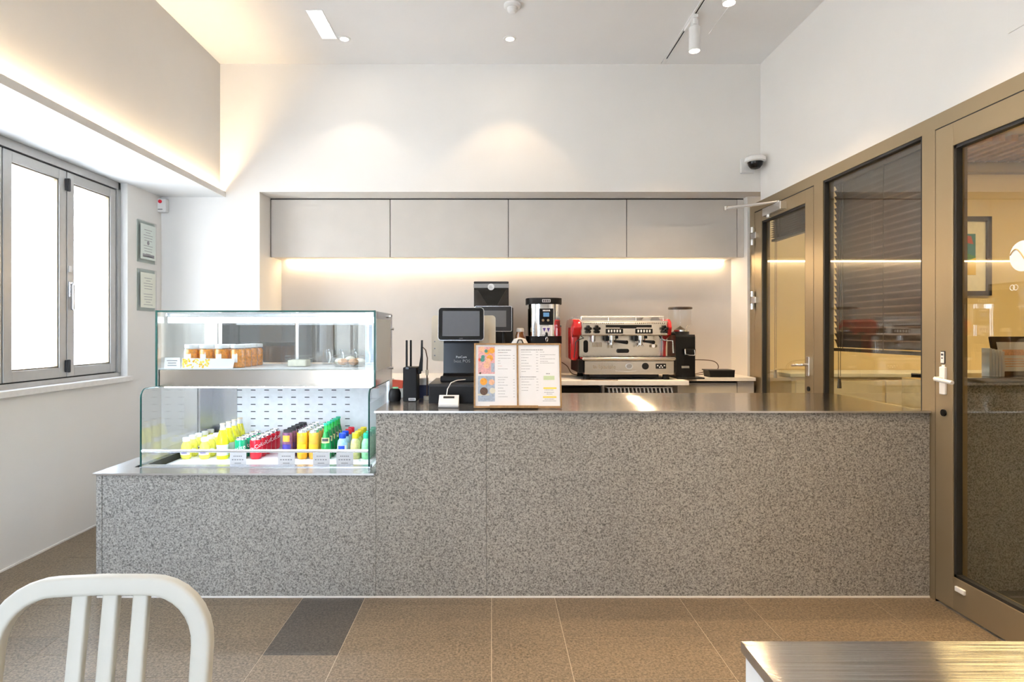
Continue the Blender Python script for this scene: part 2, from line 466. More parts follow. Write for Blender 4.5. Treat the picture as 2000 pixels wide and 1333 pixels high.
# folding window
WX = -2.672
win = struct('window_1', 'folding window with grey metal sashes in the left wall', loc=(WX, 3.3, WZ0))
fr = MB()
fr.box(WX-.07, WX+.012, WY0, WY1-.012, 2.298, ZS-.001).box(WX-.07, WX+.012, WY0, WY1-.012, WZ0-.02, WZ0+.008)
fr.box(WX-.07, WX+.012, WY1-.035, WY1-.005, WZ0, ZS-.002).box(WX-.07, WX+.012, WY0, WY0+.03, WZ0, ZS-.002)
fr.build('outer_frame', 'sash_metal', win)
MB().box(WX-.065, WX-.015, WY0+.02, WY1-.03, 2.291, 2.2985).box(WX-.065, WX-.015, WY0+.02, WY1-.03, WZ0+.0075, WZ0+.015).build('track_gap', 'gasket', win)
sill = MB().box(XL-.14, XL+.022, WY0-.05, WY1+.035, WZ0-.058, WZ0-.0205, .004).build('window_sill', 'white_trim', win)
yj = [4.318, 3.815, 3.312, 2.809, 2.306, 1.803, 1.316]
for i in range(6):
    y1, y0 = yj[i]-.004, yj[i+1]+.004
    z0, z1 = WZ0+.014, 2.292
    s = MB(); sw = .062
    s.box(WX-.04, WX, y0, y0+sw, z0, z1, .003).box(WX-.04, WX, y1-sw, y1, z0, z1, .003)
    s.box(WX-.04, WX-.001, y0+sw, y1-sw, z1-sw, z1, .003).box(WX-.04, WX-.001, y0+sw, y1-sw, z0, z0+sw, .003)
    so = s.build('window_sash', 'sash_metal', win)
    b = MB(); t = .008
    a0, a1, c0, c1 = y0+sw, y1-sw, z0+sw, z1-sw
    b.box(WX-.032, WX-.008, a0, a0+t, c0, c1).box(WX-.032, WX-.008, a1-t, a1, c0, c1).box(WX-.032, WX-.008, a0, a1, c1-t, c1).box(WX-.032, WX-.008, a0, a1, c0, c0+t)
    b.build('glazing_bead', 'champagne_dark', so)
    MB().box(WX-.024, WX-.018, a0, a1, c0, c1).build('window_pane', 'window_glass', so)
    MB().box(WX-.03, WX-.012, y0-.005, y0, z0, z1).build('joint_gasket', 'gasket', so)
    if i in (0, 2, 4):
        for hz in (1.03, 2.17):
            MB().box(WX-.005, WX+.014, y0-.022, y0+.014, hz, hz+.075, .003).cyl((WX+.012, y0-.004, hz+.037), .009, .08, 'Z', 10).build('hinge', 'dark_grey_plastic', so)
        MB().box(WX-.002, WX+.010, y0+.008, y0+.036, 1.50, 1.60, .004).box(WX+.008, WX+.03, y0+.012, y0+.032, 1.42, 1.585, .006).build('handle', 'aluminium', so)
        MB().box(WX-.002, WX+.006, y0+.010, y0+.034, 1.66, 1.70, .002).build('lock_plate', 'white_plastic', so)

# back wall and cabinet niche
wb = MB()
wb.box(XL-.1, NX0, YB, YN+.1, -.05, ZC).box(NX0, XR+.1, YB, YB+.15, NZ, ZC)
wb.box(NX0, XR+.1, YB+.15, YN+.1, NZ, NZ+.1)
struct('wall_back', 'pale painted back wall above and beside the cabinet niche', mb=wb, m='wall_paint')
struct('wall_niche', 'beige backsplash at the back of the niche', mb=MB().box(NX0, NX1+.1, YN, YN+.1, -.05, NZ), m='backsplash')
struct('wall_niche_right', 'short return wall at the right end of the niche', mb=MB().box(NX1, XR+.12, 4.962, YN, -.05, NZ), m='wall_paint')

# right wall above the glazing and towards the camera
wr = MB().box(XR, XR+.15, YF, YB, 2.315, ZC).box(XR, XR+.15, YF, 1.85, -.05, 2.315)
struct('wall_right', 'white right wall above the glazed screen', mb=wr, m='wall_paint')

# wall behind the camera with a tall shopfront opening
SX0, SX1 = -2.55, -.70
wf = MB().box(XL-.2, SX0, YF-.1, YF, -.05, ZC).box(SX1, XR+.15, YF-.1, YF, -.05, ZC).box(SX0, SX1, YF-.1, YF, 2.5, ZC)
struct('wall_front', 'white wall behind the viewpoint with a shopfront opening', mb=wf, m='wall_paint')
w3 = struct('window_3', 'shopfront glazing behind the viewpoint', loc=((SX0+SX1)/2, YF-.05, 0))
f3 = MB(); pw = (SX1-SX0-.05)/6
for k in range(7): f3.box(SX0+k*pw, SX0+k*pw+.05, YF-.08, YF-.02, 0, 2.5)
f3.box(SX0, SX1, YF-.08, YF-.02, 2.44, 2.5).box(SX0, SX1, YF-.08, YF-.02, 0, .08)
f3.build('outer_frame', 'champagne', w3)
for k in range(6): MB().box(SX0+.05+k*pw, SX0+(k+1)*pw, YF-.052, YF-.046, .08, 2.44).build('window_pane', 'window_glass', w3)

# glazed screen on the right: frame, far door, fixed window, near door
GD = .07
scr = MB()
scr.box(GX, GX+GD, 1.85, 4.962, 2.246, 2.315)
scr.box(GX, GX+GD, 4.875, 4.962, 0, 2.246).box(GX, GX+GD, 3.868, 3.978, 0, 2.246)
scr.box(GX, GX+GD, 2.890, 2.978, 0, 2.246).box(GX, GX+GD, 1.85, 1.925, 0, 2.246)
scr.box(GX, GX+GD, 2.978, 3.868, 0, .08)
struct('trim_glazing', 'champagne metal frame of the glazed screen', mb=scr, m='champagne')
def gasket(parent, y0, y1, z0, z1, t=.014):
    g = MB(); a, b = GX+.004, GX+.032
    g.box(a, b, y0, y0+t, z0, z1).box(a, b, y1-t, y1, z0, z1).box(a, b, y0, y1, z1-t, z1).box(a, b, y0, y1, z0, z0+t)
    return g.build('gasket', 'gasket', parent)
def leaf(name, label, y0, y1, z1, s_near, s_far, rt_, rb):
    d = struct(name, label, loc=(GX, (y0+y1)/2, 0))
    f = MB(); a, b = GX-.002, GX+GD-.004
    f.box(a, b, y0, y0+s_near, .012, z1, .0015).box(a, b, y1-s_far, y1, .012, z1, .0015)
    f.box(a, b, y0+s_near, y1-s_far, z1-rt_, z1, .0015).box(a, b, y0+s_near, y1-s_far, .012, rb, .0015)
    f.build('door_leaf', 'champagne', d)
    MB().box(GX+.022, GX+.030, y0+s_near, y1-s_far, rb, z1-rt_).build('door_pane', 'pane_glass', d)
    gasket(d, y0+s_near, y1-s_far, rb, z1-rt_)
    return d
d1 = leaf('door_1', 'narrow glazed champagne metal door beside the coffee counter', 3.982, 4.870, 2.238, .102, .125, .088, .16)
d2 = leaf('door_2', 'large glazed champagne metal door at the right edge with a lever handle', 1.93, 2.885, 2.240, .10, .108, .105, .16)
w2 = struct('window_2', 'fixed pane between the two glazed doors, brown blind behind it', loc=(GX, 3.42, .08))
MB().box(GX+.022, GX+.030, 2.978, 3.868, .08, 2.246).build('window_pane', 'pane_glass', w2)
gasket(w2, 2.978, 3.868, .08, 2.246)
# dark shadow joints round the leaves
for d, y0, y1 in ((d1, 3.982, 4.870), (d2, 1.93, 2.885)):
    MB().box(GX+.001, GX+.02, y0-.004, y0, 0, 2.242).box(GX+.001, GX+.02, y1, y1+.004, 0, 2.242).box(GX+.001, GX+.02, y0, y1, 2.240, 2.2455).build('leaf_joint', 'gasket', d)
# far door hardware
for hz in (PZ(462, 4.87), PZ(587, 4.87)):
    h = MB().cyl((GX-.020, 4.868, hz+.05), .017, .045, 'Z', 14).cyl((GX-.020, 4.868, hz-.05), .017, .045, 'Z', 14).build('hinge', 'aluminium', d1, True)
    MB().box(GX-.028, GX+.004, 4.80, 4.885, hz-.025, hz+.025, .003).build('hinge_plate', 'aluminium', h)
def lever(d, yc, z, s, m='aluminium'):
    b = MB().box(GX-.014, GX, yc-.018, yc+.018, z-.065, z+.065, .004).build('handle_plate', m, d)
    MB().tube([(GX-.01, yc, z+.01), (GX-.045, yc, z+.01), (GX-.055, yc+s*.015, z+.008), (GX-.055, yc+s*.12, z)], .009, 10).build('lever', m, b, True)
    MB().cyl((GX-.004, yc, z-.15), .016, .01, 'X', 16).build('keyhole', 'black_plastic', d, True)
lever(d1, 4.035, PZ(716, 4.035), 1)
lever(d2, 2.830, PZ(744, 2.830), -1, 'white_plastic')
MB().box(GX-.006, GX, 2.822, 2.848, PZ(711, 2.83), PZ(686, 2.83), .002).build('lock_label', 'dark_grey_plastic', d2)
MB().box(GX-.0075, GX-.006, 2.8245, 2.8455, PZ(709.5, 2.83), PZ(688, 2.83)).build('sticker', 'white_plastic', d2)
MB().box(GX-.0082, GX-.0075, 2.828, 2.842, PZ(695, 2.83), PZ(691, 2.83)).box(GX-.0082, GX-.0075, 2.830, 2.841, PZ(701, 2.83), PZ(699, 2.83)).build('print', 'print_dark', d2)
MB().box(GX-.004, GX, 2.826, 2.844, PZ(727, 2.83), PZ(713, 2.83), .001).build('tape', 'white_plastic', d2)
MB().box(GX-.012, GX, 2.70, 2.755, .105, .128, .003).build('bottom_latch', 'white_plastic', d2)
# round white emblem stuck on the near door's pane, with an S-shaped line
ey = 2.437; ez = PZ(500, ey); ER = .062
em = MB().cyl((GX+.0212, ey, ez), ER, .0014, 'X', 40).build('emblem', 'print_white', d2)
sp = []
for k in range(25):
    t = k/24; yy = (t-.5)*2
    sp.append((GX+.0200, ey - ER*.95*yy*-1, ez + ER*.55*math.sin(-yy*PI*.9)*-1*.9))
MB().tube(sp, .0028, 6).build('emblem_line', 'tan_wood', em)
dots = MB()
for k in range(2): dots.tube([(GX+.0205, 2.47+.016*k+.011*math.cos(a*PI/8), PZ(561, 2.45)+.011*math.sin(a*PI/8)) for a in range(16)], .0012, 5, True)
dots.build('ring_sticker', 'print_white', d2)

# door closer over the far door
dc = thing('door_closer', 'silver door closer with scissor arm above the narrow glazed door', 'door closer', (GX, 4.6, 2.2))
zc = 2.19
MB().box(GX-.055, GX-.001, 4.33, 4.62, zc-.03, zc+.03, .006).build('closer_body', 'aluminium', dc)
MB().cyl((GX-.03, 4.56, zc-.038), .018, .02, 'Z', 14).build('spindle', 'chrome', dc, True)
MB().tube([(GX-.03, 4.40, zc+.04), (GX-.30, 4.70, zc+.045)], .009, 8).build('arm', 'aluminium', dc)
MB().tube([(GX-.30, 4.70, zc+.055), (GX-.03, 4.62, zc+.075)], .008, 8).build('arm', 'aluminium', dc)
MB().cyl((GX-.30, 4.70, zc+.05), .014, .03, 'Z', 12).build('joint', 'chrome', dc, True)
MB().cyl((GX-.03, 4.40, zc+.035), .012, .02, 'Z', 12).build('joint', 'chrome', dc, True)

# ------------------------------------------------------------------ room beyond the glazing
struct('floor_next_room', 'dark floor of the room beyond the glazing', mb=MB().box(2.22, 6.2, .8, 5.5, -.08, 0), m='granite_floor_dark')
struct('wall_next_back', 'warm yellow far wall of the room beyond the glazing', mb=MB().box(2.24, 6.2, 5.30, 5.4, 0, 2.9), m='next_wall')
struct('wall_next_right', 'warm side wall of the room beyond the glazing', mb=MB().box(6.0, 6.1, .8, 5.3, 0, 2.9), m='next_wall')
struct('wall_next_front', 'near wall of the room beyond the glazing', mb=MB().box(2.28, 6.1, .7, .8, 0, 2.9), m='next_wall')
nc = struct('ceiling_next_room', 'ceiling of the room beyond the glazing with timber slats', mb=MB().box(2.28, 6.1, .7, 5.4, 2.82, 2.9), m='next_wall')
for k in range(34):
    x = 2.6 + k*.10
    MB().box(x, x+.05, 4.66, 5.27, 2.75, 2.80).build('ceiling_slat', 'wood_slat', nc)
struct('trim_next_room', 'beam under the slatted ceiling beyond the glazing', mb=MB().box(2.3, 6.0, 5.22, 5.30, 2.66, 2.745), m='champagne')
for x in (3.2, 4.9):
    ln = thing('ceiling_lamp', 'glowing ceiling panel beyond the glazing, ' + ('nearer to' if x < 4 else 'farther from') + ' the brown blind', 'ceiling lamp', (x, 3.6, 2.82))
    MB().box(x-.62, x+.62, 3.28, 3.92, 2.80, 2.82).build('housing', 'white_plastic', ln)
    MB().box(x-.6, x+.6, 3.3, 3.9, 2.795, 2.80).build('diffuser', 'lamp_next', ln)

# blinds behind the panes
def blind(label, y0, y1, ztop, n, pitch, tilt, bx=2.235):
    b = thing('window_blind', label, 'blind', (bx, (y0+y1)/2, ztop))
    MB().box(bx-.02, bx+.02, y0, y1, ztop-.035, ztop, .003).build('head_rail', 'blind_brown', b)
    w = .027; me = None
    for k in range(n):
        z = ztop-.05-k*pitch
        if me is None:
            s = MB(); pr = []
            for j in range(5):
                t = (j-2)/2; pr.append((t*w, .004*(1-t*t)))
            v = [(p[0], y0, p[1]) for p in pr] + [(p[0], y1, p[1]) for p in pr]
            s.mesh(v, [(j, j+1, j+6, j+5) for j in range(4)])
            s.xf(Matrix.Rotation(tilt, 4, 'Y'))
            o = s.build('slat', 'blind_brown', b, local=True, smooth=True); me = o.data
            o.location = (0, -(y0+y1)/2, z-ztop)
            sm = o.modifiers.new('t', 'SOLIDIFY'); sm.thickness = .0012
        else:
            o = bpy.data.objects.new('slat', me); COL.objects.link(o); o.parent = b
            o.location = (0, -(y0+y1)/2, z-ztop)
            sm = o.modifiers.new('t', 'SOLIDIFY'); sm.thickness = .0012
    zb = ztop-.05-n*pitch
    MB().box(bx-.02, bx+.02, y0, y1, zb-.012, zb+.008, .003).build('bottom_rail', 'wood_dark', b)
    for f in ((.12, .5, .88) if n > 15 else (.2, .8)):
        yy = y0+(y1-y0)*f
        MB().tube([(bx-.026, yy, ztop-.03), (bx-.028, yy, zb)], .0022, 5).build('ladder_cord', 'cable_brown', b)
    for dy in (0, .022):
        MB().tube([(bx-.03, y1-.09-dy, ztop-.03), (bx-.032, y1-.085-dy, .98+dy)], .0018, 5).build('pull_cord', 'wood_dark', b)
    MB().cyl((bx-.032, y1-.096, .955), .013, .06, 'Z', 10, .009).build('cord_tassel', 'wood_dark', b)
    return b
blind('wide lowered brown slat blind behind the fixed pane', 2.90, 3.935, 2.26, 27, .0385, math.radians(68))
blind('short raised grey-brown blind at the top of the narrow door', 4.02, 4.80, 2.26, 12, .017, math.radians(20))

# framed picture on the far wall
py = 5.30
fx1, fx0, fz1, fz0 = PX(1932, py), PX(1932, py)-.56, PZ(424, py), PZ(578, py)
pic = thing('framed_picture', 'framed colourful abstract print in a thick dark frame on the yellow wall', 'picture', ((fx0+fx1)/2, py-.02, fz0))
fm = MB(); t = .04
fm.box(fx0, fx0+t, py-.03, py, fz0, fz1).box(fx1-t, fx1, py-.03, py, fz0, fz1).box(fx0, fx1, py-.03, py, fz1-t, fz1).box(fx0, fx1, py-.03, py, fz0, fz0+t)
fm.build('frame', 'wood_dark', pic)
MB().box(fx0+t, fx1-t, py-.012, py-.002, fz0+t, fz1-t).build('mat_board', 'mat_board', pic)
ax0, ax1, az0, az1 = fx0+.16, fx1-.13, fz0+.18, fz1-.15
MB().box(ax0, ax1, py-.014, py-.012, az0, az1).build('art_print', 'art_teal', pic)
am = az1-az0
MB().prism([(ax0, az0), (ax1, az0), (ax1, az0+am*.45), (ax0+.1, az0+am*.62), (ax0, az0+am*.5)], 'Y', py-.0155, py-.014).build('print_hill', 'art_green', pic)
MB().prism([(ax0, az0), (ax1, az0), (ax1, az0+am*.42), (ax0+.08, az0+am*.22)], 'Y', py-.017, py-.0155).build('print_field', 'art_yellow', pic)
MB().prism([(ax1-.14, az1-.07), (ax1-.02, az1-.09), (ax1-.04, az1-.02), (ax1-.11, az1-.01)], 'Y', py-.0155, py-.014).build('print_roof', 'art_red', pic)

# low granite bar in the next room with a timber end, brochures and a certificate on it
bar = thing('granite_bar', 'low grey granite bar with dark top beyond the near glazed door', 'bar counter', (3.3, 3.15, 0))
MB().box(2.33, 4.4, 3.0, 3.32, 0, 1.03).build('bar_body', 'granite_counter', bar)
MB().box(2.31, 4.42, 2.98, 3.34, 1.03, 1.055, .003).build('bar_top', 'black_gloss', bar)
MB().box(2.232, 2.31, 3.0, 3.30, 0, 1.035, .003).build('end_panel', 'tan_wood', bar)
cert = thing('standing_certificate', 'certificate in a dark frame leaning on the granite bar', 'certificate', (PX(1985, 3.12), 3.12, 1.056), rot=(math.radians(-12), 0, math.radians(6)))
MB().box(-.11, .11, -.008, .008, 0, .205, .002).build('frame', 'wood_dark', cert, local=True)
MB().box(-.085, .085, -.0095, -.008, .022, .175).build('paper', 'paper', cert, local=True)
pt = MB().box(-.06, .06, -.0105, -.0095, .105, .135)
for k in range(4): pt.box(-.06, .05, -.0105, -.0095, .045+.013*k, .049+.013*k)
pt.build('print', 'fruit_peach', cert, local=True)
for k in range(5):
    br = MB().box(PX(1917, 3.1)+k*.016, PX(1917, 3.1)+k*.016+.012, 3.05, 3.10, 1.056, 1.20-.004*k, .001).build('brochure', 'paper')
    tag(br, 'upright pale brochure on the granite bar, ' + ['leftmost', 'second from the left', 'middle', 'fourth from the left', 'rightmost'][k] + ' of five', 'brochure', 'brochures on the granite bar')
cb = thing('low_cabinet', 'long tan sideboard under the blind in the room beyond', 'sideboard', (3.6, 5.05, 0))
MB().box(2.4, 4.6, 4.85, 5.29, 0, .92, .004).build('body', 'next_wall', cb)
MB().box(2.38, 4.62, 4.83, 5.29, .92, .95, .003).build('top', 'mat_board', cb)
for k in range(3): MB().box(2.43+k*.72, 3.12+k*.72, 4.838, 4.85, .06, .89, .003).build('door', 'beige_plastic', cb)
# ------------------------------------------------------------------ outside the folding window
struct('floor_outside', 'bright pavement outside the folding window', mb=MB().box(-12, -2.76, -2.2, 14, -.3, -.2), m='exterior_ground')
ew = thing('exterior_wall', 'sunlit white block wall of the building across the alley', 'building', (-6.4, 5, -.2))
MB().box(-6.7, -6.42, -6, 14, -.2, 3.6).build('wall_core', 'grout', ew)
bm_ = None
for r in range(5):
    for c in range(14):
        y0 = -3.0 + c*1.2 + (.6 if r % 2 else 0)
        if bm_ is None:
            bo = MB().box(-.02, .02, -.594, .594, -.35, .35).build('block', 'exterior_wall', ew, local=True); bm_ = bo.data
        else:
            bo = bpy.data.objects.new('block', bm_); COL.objects.link(bo); bo.parent = ew
        bo.location = Vector((-6.41, y0, .20+r*.712)) - Vector((-6.4, 5, -.2))
ol = thing('outdoor_lamp', 'wall lantern on a bracket outside, seen through the right-hand sash', 'outdoor lamp', (-6.1, 9.2, 2.95))
MB().tube([(-6.39, 9.2, 3.42), (-6.1, 9.2, 3.42), (-6.0, 9.2, 3.38), (-6.0, 9.2, 3.2)], .035, 8).build('bracket', 'outdoor_grey', ol, True)
MB().prism([(-6.25, 3.02), (-5.75, 3.02), (-5.85, 3.18), (-6.15, 3.18)], 'Y', 9.0, 9.4).build('lamp_head', 'outdoor_grey', ol)
sb = thing('sky_blocker_building', 'added beige building behind the viewpoint that blocks sky reflections in the display case', 'building', (-6.0, -6.3, -.2))  # unseen, added to keep bright sky out of the display glass
MB().box(-9.5, -2.75, -6.8, -6.0, -.2, 5.0).build('facade', 'tan_wall', sb)
for k in range(4):
    wx = -9.0+k*1.55
    pz_ = MB().box(wx, wx+.9, -6.03, -5.98, .8, 2.6).build('window', 'sash_metal', sb)
    MB().box(wx+.06, wx+.84, -5.985, -5.975, .86, 2.54).build('pane', 'black_gloss', pz_)
struct('floor_street', 'pavement behind the shopfront', mb=MB().box(-12, 8, -9, YF-.1, -.3, -.2), m='exterior_ground')
# ------------------------------------------------------------------ ceiling fixtures
def lamp_spot(name, loc, power, col, angle, blend, radius, parent, target=None):
    d = bpy.data.lights.new(name, 'SPOT'); d.energy = power; d.color = col
    d.spot_size = math.radians(angle); d.spot_blend = blend; d.shadow_soft_size = radius
    o = bpy.data.objects.new(name, d); COL.objects.link(o); o.parent = parent
    o.location = Vector(loc) - ORG[parent.name]
    if target is not None:
        o.rotation_euler = (Vector(target)-Vector(loc)).to_track_quat('-Z', 'Y').to_euler()
    return o
def downlight(x, y, label, power, col, angle=95, blend=.6):
    t = thing('downlight', label, 'downlight', (x, y, ZC))
    MB().lathe([(.030, -.001), (.030, -.005), (.044, -.005), (.047, 0)], (x, y, ZC), 28).build('trim_ring', 'white_plastic', t, True)
    MB().cyl((x, y, ZC-.0025), .030, .001, 'Z', 24).build('lens', 'lamp_lens', t)
    lamp_spot('downlight_lamp', (x, y, ZC-.012), power, col, angle, blend, .03, t)
downlight(-1.065, 4.385, 'small recessed downlight near the back wall, left of the two', W_DOWN, NEUTRAL, 92, .35)
downlight(.133, 4.385, 'small recessed downlight near the back wall, right of the two', W_DOWN*1.5, WARM, 92, .35)
COOLWHITE = (1.0, .94, .87)  # the row and pair below are unseen downlights, added to brighten the room
for x, y, n, c, k in ((-1.065, 1.6, 'leftmost of the row over the seats', COOLWHITE, 1.6), (.133, 1.6, 'middle of the row over the seats', NEUTRAL, .8), (1.2, 1.6, 'rightmost of the row over the seats', WARM, 1.0),
                (-1.065, -.6, 'left of the pair behind the viewpoint', COOLWHITE, 1.0), (.133, -.6, 'right of the pair behind the viewpoint', NEUTRAL, .8)):
    downlight(x, y, 'added unseen fill downlight, ' + n, W_FILL*k, c, 120, .8)
# added glowing rectangle, stands in for a bright patch of light on the ceiling
pl = thing('ceiling_bright_patch', 'narrow glowing rectangle for a bright patch on the ceiling beside the left downlight', 'bright patch', (-1.17, 4.18, ZC))
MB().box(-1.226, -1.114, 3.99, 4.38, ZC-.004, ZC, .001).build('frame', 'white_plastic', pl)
MB().box(-1.221, -1.119, 3.995, 4.375, ZC-.006, ZC-.004).build('diffuser', 'bright_patch_glow', pl)
# smoke detector
sd = thing('smoke_detector', 'round white detector dome on the ceiling', 'smoke detector', (.135, 3.93, ZC))
MB().lathe([(.055, 0), (.055, -.015), (.045, -.022), (.0, -.022)], (.135, 3.93, ZC), 28).build('base', 'white_plastic', sd, True)
MB().lathe([(.034, -.022), (.032, -.040), (.02, -.052), (0, -.055)], (.135, 3.93, ZC), 24).build('dome', 'white_plastic', sd, True)
# access panels
MB().box(1.545, 2.0, 3.70, 4.31, ZC-.0035, ZC+.001, .001).build('access_panel', 'ceiling_paint', ceil)
hp = MB().box(XR-.004, XR+.001, 1.9, 2.497, 2.51, 3.1, .001).build('access_hatch', 'wall_paint'); tag(hp, 'flush white access hatch high on the right wall', 'access hatch')
# track and spots
TX = 1.356
tr = thing('light_track', 'thin white ceiling track with a dark slot', 'light track', (TX, 4.0, ZC))
MB().box(TX-.018, TX-.006, -.5, 4.785, ZC-.008, ZC).box(TX+.006, TX+.018, -.5, 4.785, ZC-.008, ZC).box(TX-.018, TX+.018, 4.70, 4.785, ZC-.009, ZC, .002).build('track', 'white_plastic', tr)
MB().box(TX-.006, TX+.006, -.5, 4.70, ZC-.003, ZC).build('slot', 'black_plastic', tr)
def track_spot(y, label, power):
    t = thing('track_spotlight', label, 'spotlight', (TX, y, ZC))
    MB().box(TX-.017, TX+.017, y-.03, y+.17, ZC-.032, ZC-.0085, .004).build('adapter', 'white_plastic', t)
    MB().cyl((TX, y, ZC-.048), .020, .045, 'Z', 16).box(TX-.024, TX+.024, y-.012, y+.012, ZC-.09, ZC-.04, .004).build('knuckle', 'white_plastic', t, True)
    MB().lathe([(.0, -.085), (.032, -.085), (.037, -.090), (.037, -.245), (.034, -.247), (.032, -.240)], (TX, y, ZC), 28).build('barrel', 'white_plastic', t, True)
    MB().cyl((TX, y, ZC-.2405), .032, .001, 'Z', 24).build('lens', 'lamp_lens', t)
    lamp_spot('spot_lamp', (TX, y, ZC-.255), power, WARM, 100, 1.0, .03, t)
track_spot(4.05, 'white cylinder spotlight on the track, the far one fully in view', W_TRACK*.75)
track_spot(3.46, 'white cylinder spotlight cut by the top edge of the view', W_TRACK)
track_spot(2.4, 'white cylinder spotlight on the track over the steel table', W_TRACK)
track_spot(1.2, 'white cylinder spotlight on the track behind the viewpoint', W_TRACK)

# dome camera in the corner
cc = thing('security_camera', 'white dome security camera in the upper right corner', 'camera', (2.02, 4.79, PZ(338, 4.75)))
zc_ = PZ(321, 4.75)
MB().box(1.963, 2.075, 4.775, 4.80, zc_-.065, zc_+.055, .01).build('wall_plate', 'white_plastic', cc)
MB().lathe([(0, .05), (.055, .05), (.075, .035), (.078, .008), (.062, 0)], (2.045, 4.70, zc_), 28).box(2.0, 2.09, 4.70, 4.79, zc_+.005, zc_+.045, .01).build('housing', 'white_plastic', cc, True)
MB().lathe([(.056, .002), (.052, -.022), (.034, -.045), (0, -.055)], (2.045, 4.70, zc_), 24).build('dome', 'black_gloss', cc, True)
# alarm on the back wall under the soffit
al = thing('wall_alarm', 'small white alarm box with a red lamp under the soffit', 'alarm', (PX(313, 4.76), 4.77, PZ(414, 4.76)))
ax, az = PX(313.5, 4.75), PZ(414, 4.75)
MB().box(ax-.042, ax+.042, 4.745, 4.80, az, az+.105, .008).build('casing', 'white_plastic', al)
MB().cyl((ax, 4.743, az+.08), .014, .008, 'Y', 16).build('lamp', 'can_red', al)
MB().box(ax-.018, ax+.018, 4.7435, 4.746, az+.014, az+.024, .002).build('grille', 'grey_plastic', al)
# two certificates in clear acrylic on the left wall
def acrylic(y0, y1, z0, z1, paper, label):
    t = thing('wall_certificate', label, 'certificate', (XL+.01, (y0+y1)/2, z0))
    MB().box(XL+.004, XL+.018, y0, y1, z0, z1, .002).build('acrylic_block', 'clear_plastic', t)
    MB().box(XL+.001, XL+.004, y0+.004, y1-.004, z0+.004, z1-.004).build('backing', 'paper_green', t)
    MB().box(XL+.0185, XL+.0195, y0+.022, y1-.022, z0+.028, z1-.028).build('paper', paper, t)
    p = MB()
    for k in range(11):
        zz = z1-.07-k*.02; w = (.05, .03, .06, .055)[k % 4]
        if k == 5: continue
        p.box(XL+.0195, XL+.0200, (y0+y1)/2-w, (y0+y1)/2+w, zz, zz+.0035)
    if paper == 'paper_green':
        p.cyl((XL+.0198, (y0+y1)/2, z1-.165), .016, .0004, 'X', 16).box(XL+.0195, XL+.02, y0+.05, y1-.04, z0+.045, z0+.068)
    p.build('print', 'print_grey', t)
acrylic(4.462, 4.705, 1.800, 2.118, 'paper_green', 'pale green certificate in clear acrylic, upper of two on the left wall')
acrylic(4.462, 4.705, 1.437, 1.755, 'paper_cream', 'cream certificate in clear acrylic, lower of two on the left wall')

# ------------------------------------------------------------------ niche: cabinets, strip light, back counter
CY = 5.03
cx = [NX0+.004, PX(762, CY), PX(993, CY), PX(1224, CY), PX(1440, CY)]
names = ['leftmost', 'second from the left', 'third from the left', 'rightmost']
for i in range(4):
    t = thing('wall_cabinet', 'plain beige wall cabinet over the coffee counter, ' + names[i] + ' of four', 'cabinet', ((cx[i]+cx[i+1])/2, CY+.13, 1.902), group='wall cabinets in the niche')
    MB().box(cx[i]+.001, cx[i+1]-.001, CY+.022, YN-.002, 1.906, 2.376).build('body', 'cabinet', t)
    MB().box(cx[i]+.003, cx[i+1]-.003, CY, CY+.020, 1.902, 2.380, .0012).build('door', 'cabinet', t)
    MB().box(cx[i]-.001, cx[i]+.003, CY+.006, CY+.022, 1.906, 2.378).build('joint', 'cabinet_gap', t)
MB().box(cx[4]+.001, NX1-.002, CY, CY+.02, 1.902, 2.380).build('filler_panel', 'cabinet', bpy.data.objects['wall_niche_right'])
MB().box(NX0, NX1, CY+.012, CY+.03, 2.380, NZ).build('shadow_gap', 'cabinet_gap', bpy.data.objects['wall_back'])
st = MB().box(NX0+.06, NX1-.08, YN-.040, YN-.020, 1.892, 1.9015).build('under_cabinet_light', 'led_warm')
tag(st, 'long warm light strip under the wall cabinets', 'light strip')

ZB = .922
w1 = MB().box(NX0+.002, 1.454, 4.46, YN-.001, ZB-.034, ZB, .002).build('back_worktop', 'white_trim')
tag(w1, 'deep cream worktop under the espresso machine', 'worktop')
w2_ = MB().box(1.456, NX1-.001, 4.80, YN-.001, ZB-.030, ZB-.001, .002).build('back_worktop', 'white_trim')
tag(w2_, 'shallow cream worktop by the narrow glazed door', 'worktop')
bc = thing('base_cabinet', 'beige base cabinet under the shallow worktop by the door', 'cabinet', (1.77, 5.05, 0))
MB().box(1.458, NX1-.003, 4.85, YN-.003, 0, ZB-.05).build('body', 'cabinet', bc)
MB().box(1.46, 1.955, 4.83, 4.849, .08, ZB-.06, .001).build('door', 'cabinet', bc)
MB().box(1.96, NX1-.004, 4.83, 4.849, .08, ZB-.034, .001).build('door', 'cabinet', bc)
uc = thing('undercounter_fridge', 'black undercounter appliance below the cream worktop', 'fridge', (.52, 4.8, 0))
MB().box(.20, .83, 4.62, 5.25, .05, ZB-.055, .004).build('body', 'dark_grey_plastic', uc)
MB().box(.21, .82, 4.60, 4.62, .08, ZB-.062, .004).build('door', 'black_gloss', uc)
MB().box(.20, .83, 4.64, 5.25, 0, .05).build('plinth', 'black_plastic', uc)
bb = thing('base_cabinet', 'long beige base cabinet left of the black undercounter appliance', 'cabinet', (-.8, 4.9, 0))
MB().box(NX0+.003, .195, 4.52, YN-.003, 0, ZB-.036).build('body', 'cabinet', bb)
for k in range(4): MB().box(NX0+.008+k*.505, NX0+.508+k*.505, 4.50, 4.519, .08, ZB-.045, .001).build('door', 'cabinet', bb)
rk = thing('dish_rack', 'white wire basket on the shelf under the cream worktop', 'rack', (1.13, 4.75, .70))
r_ = MB()
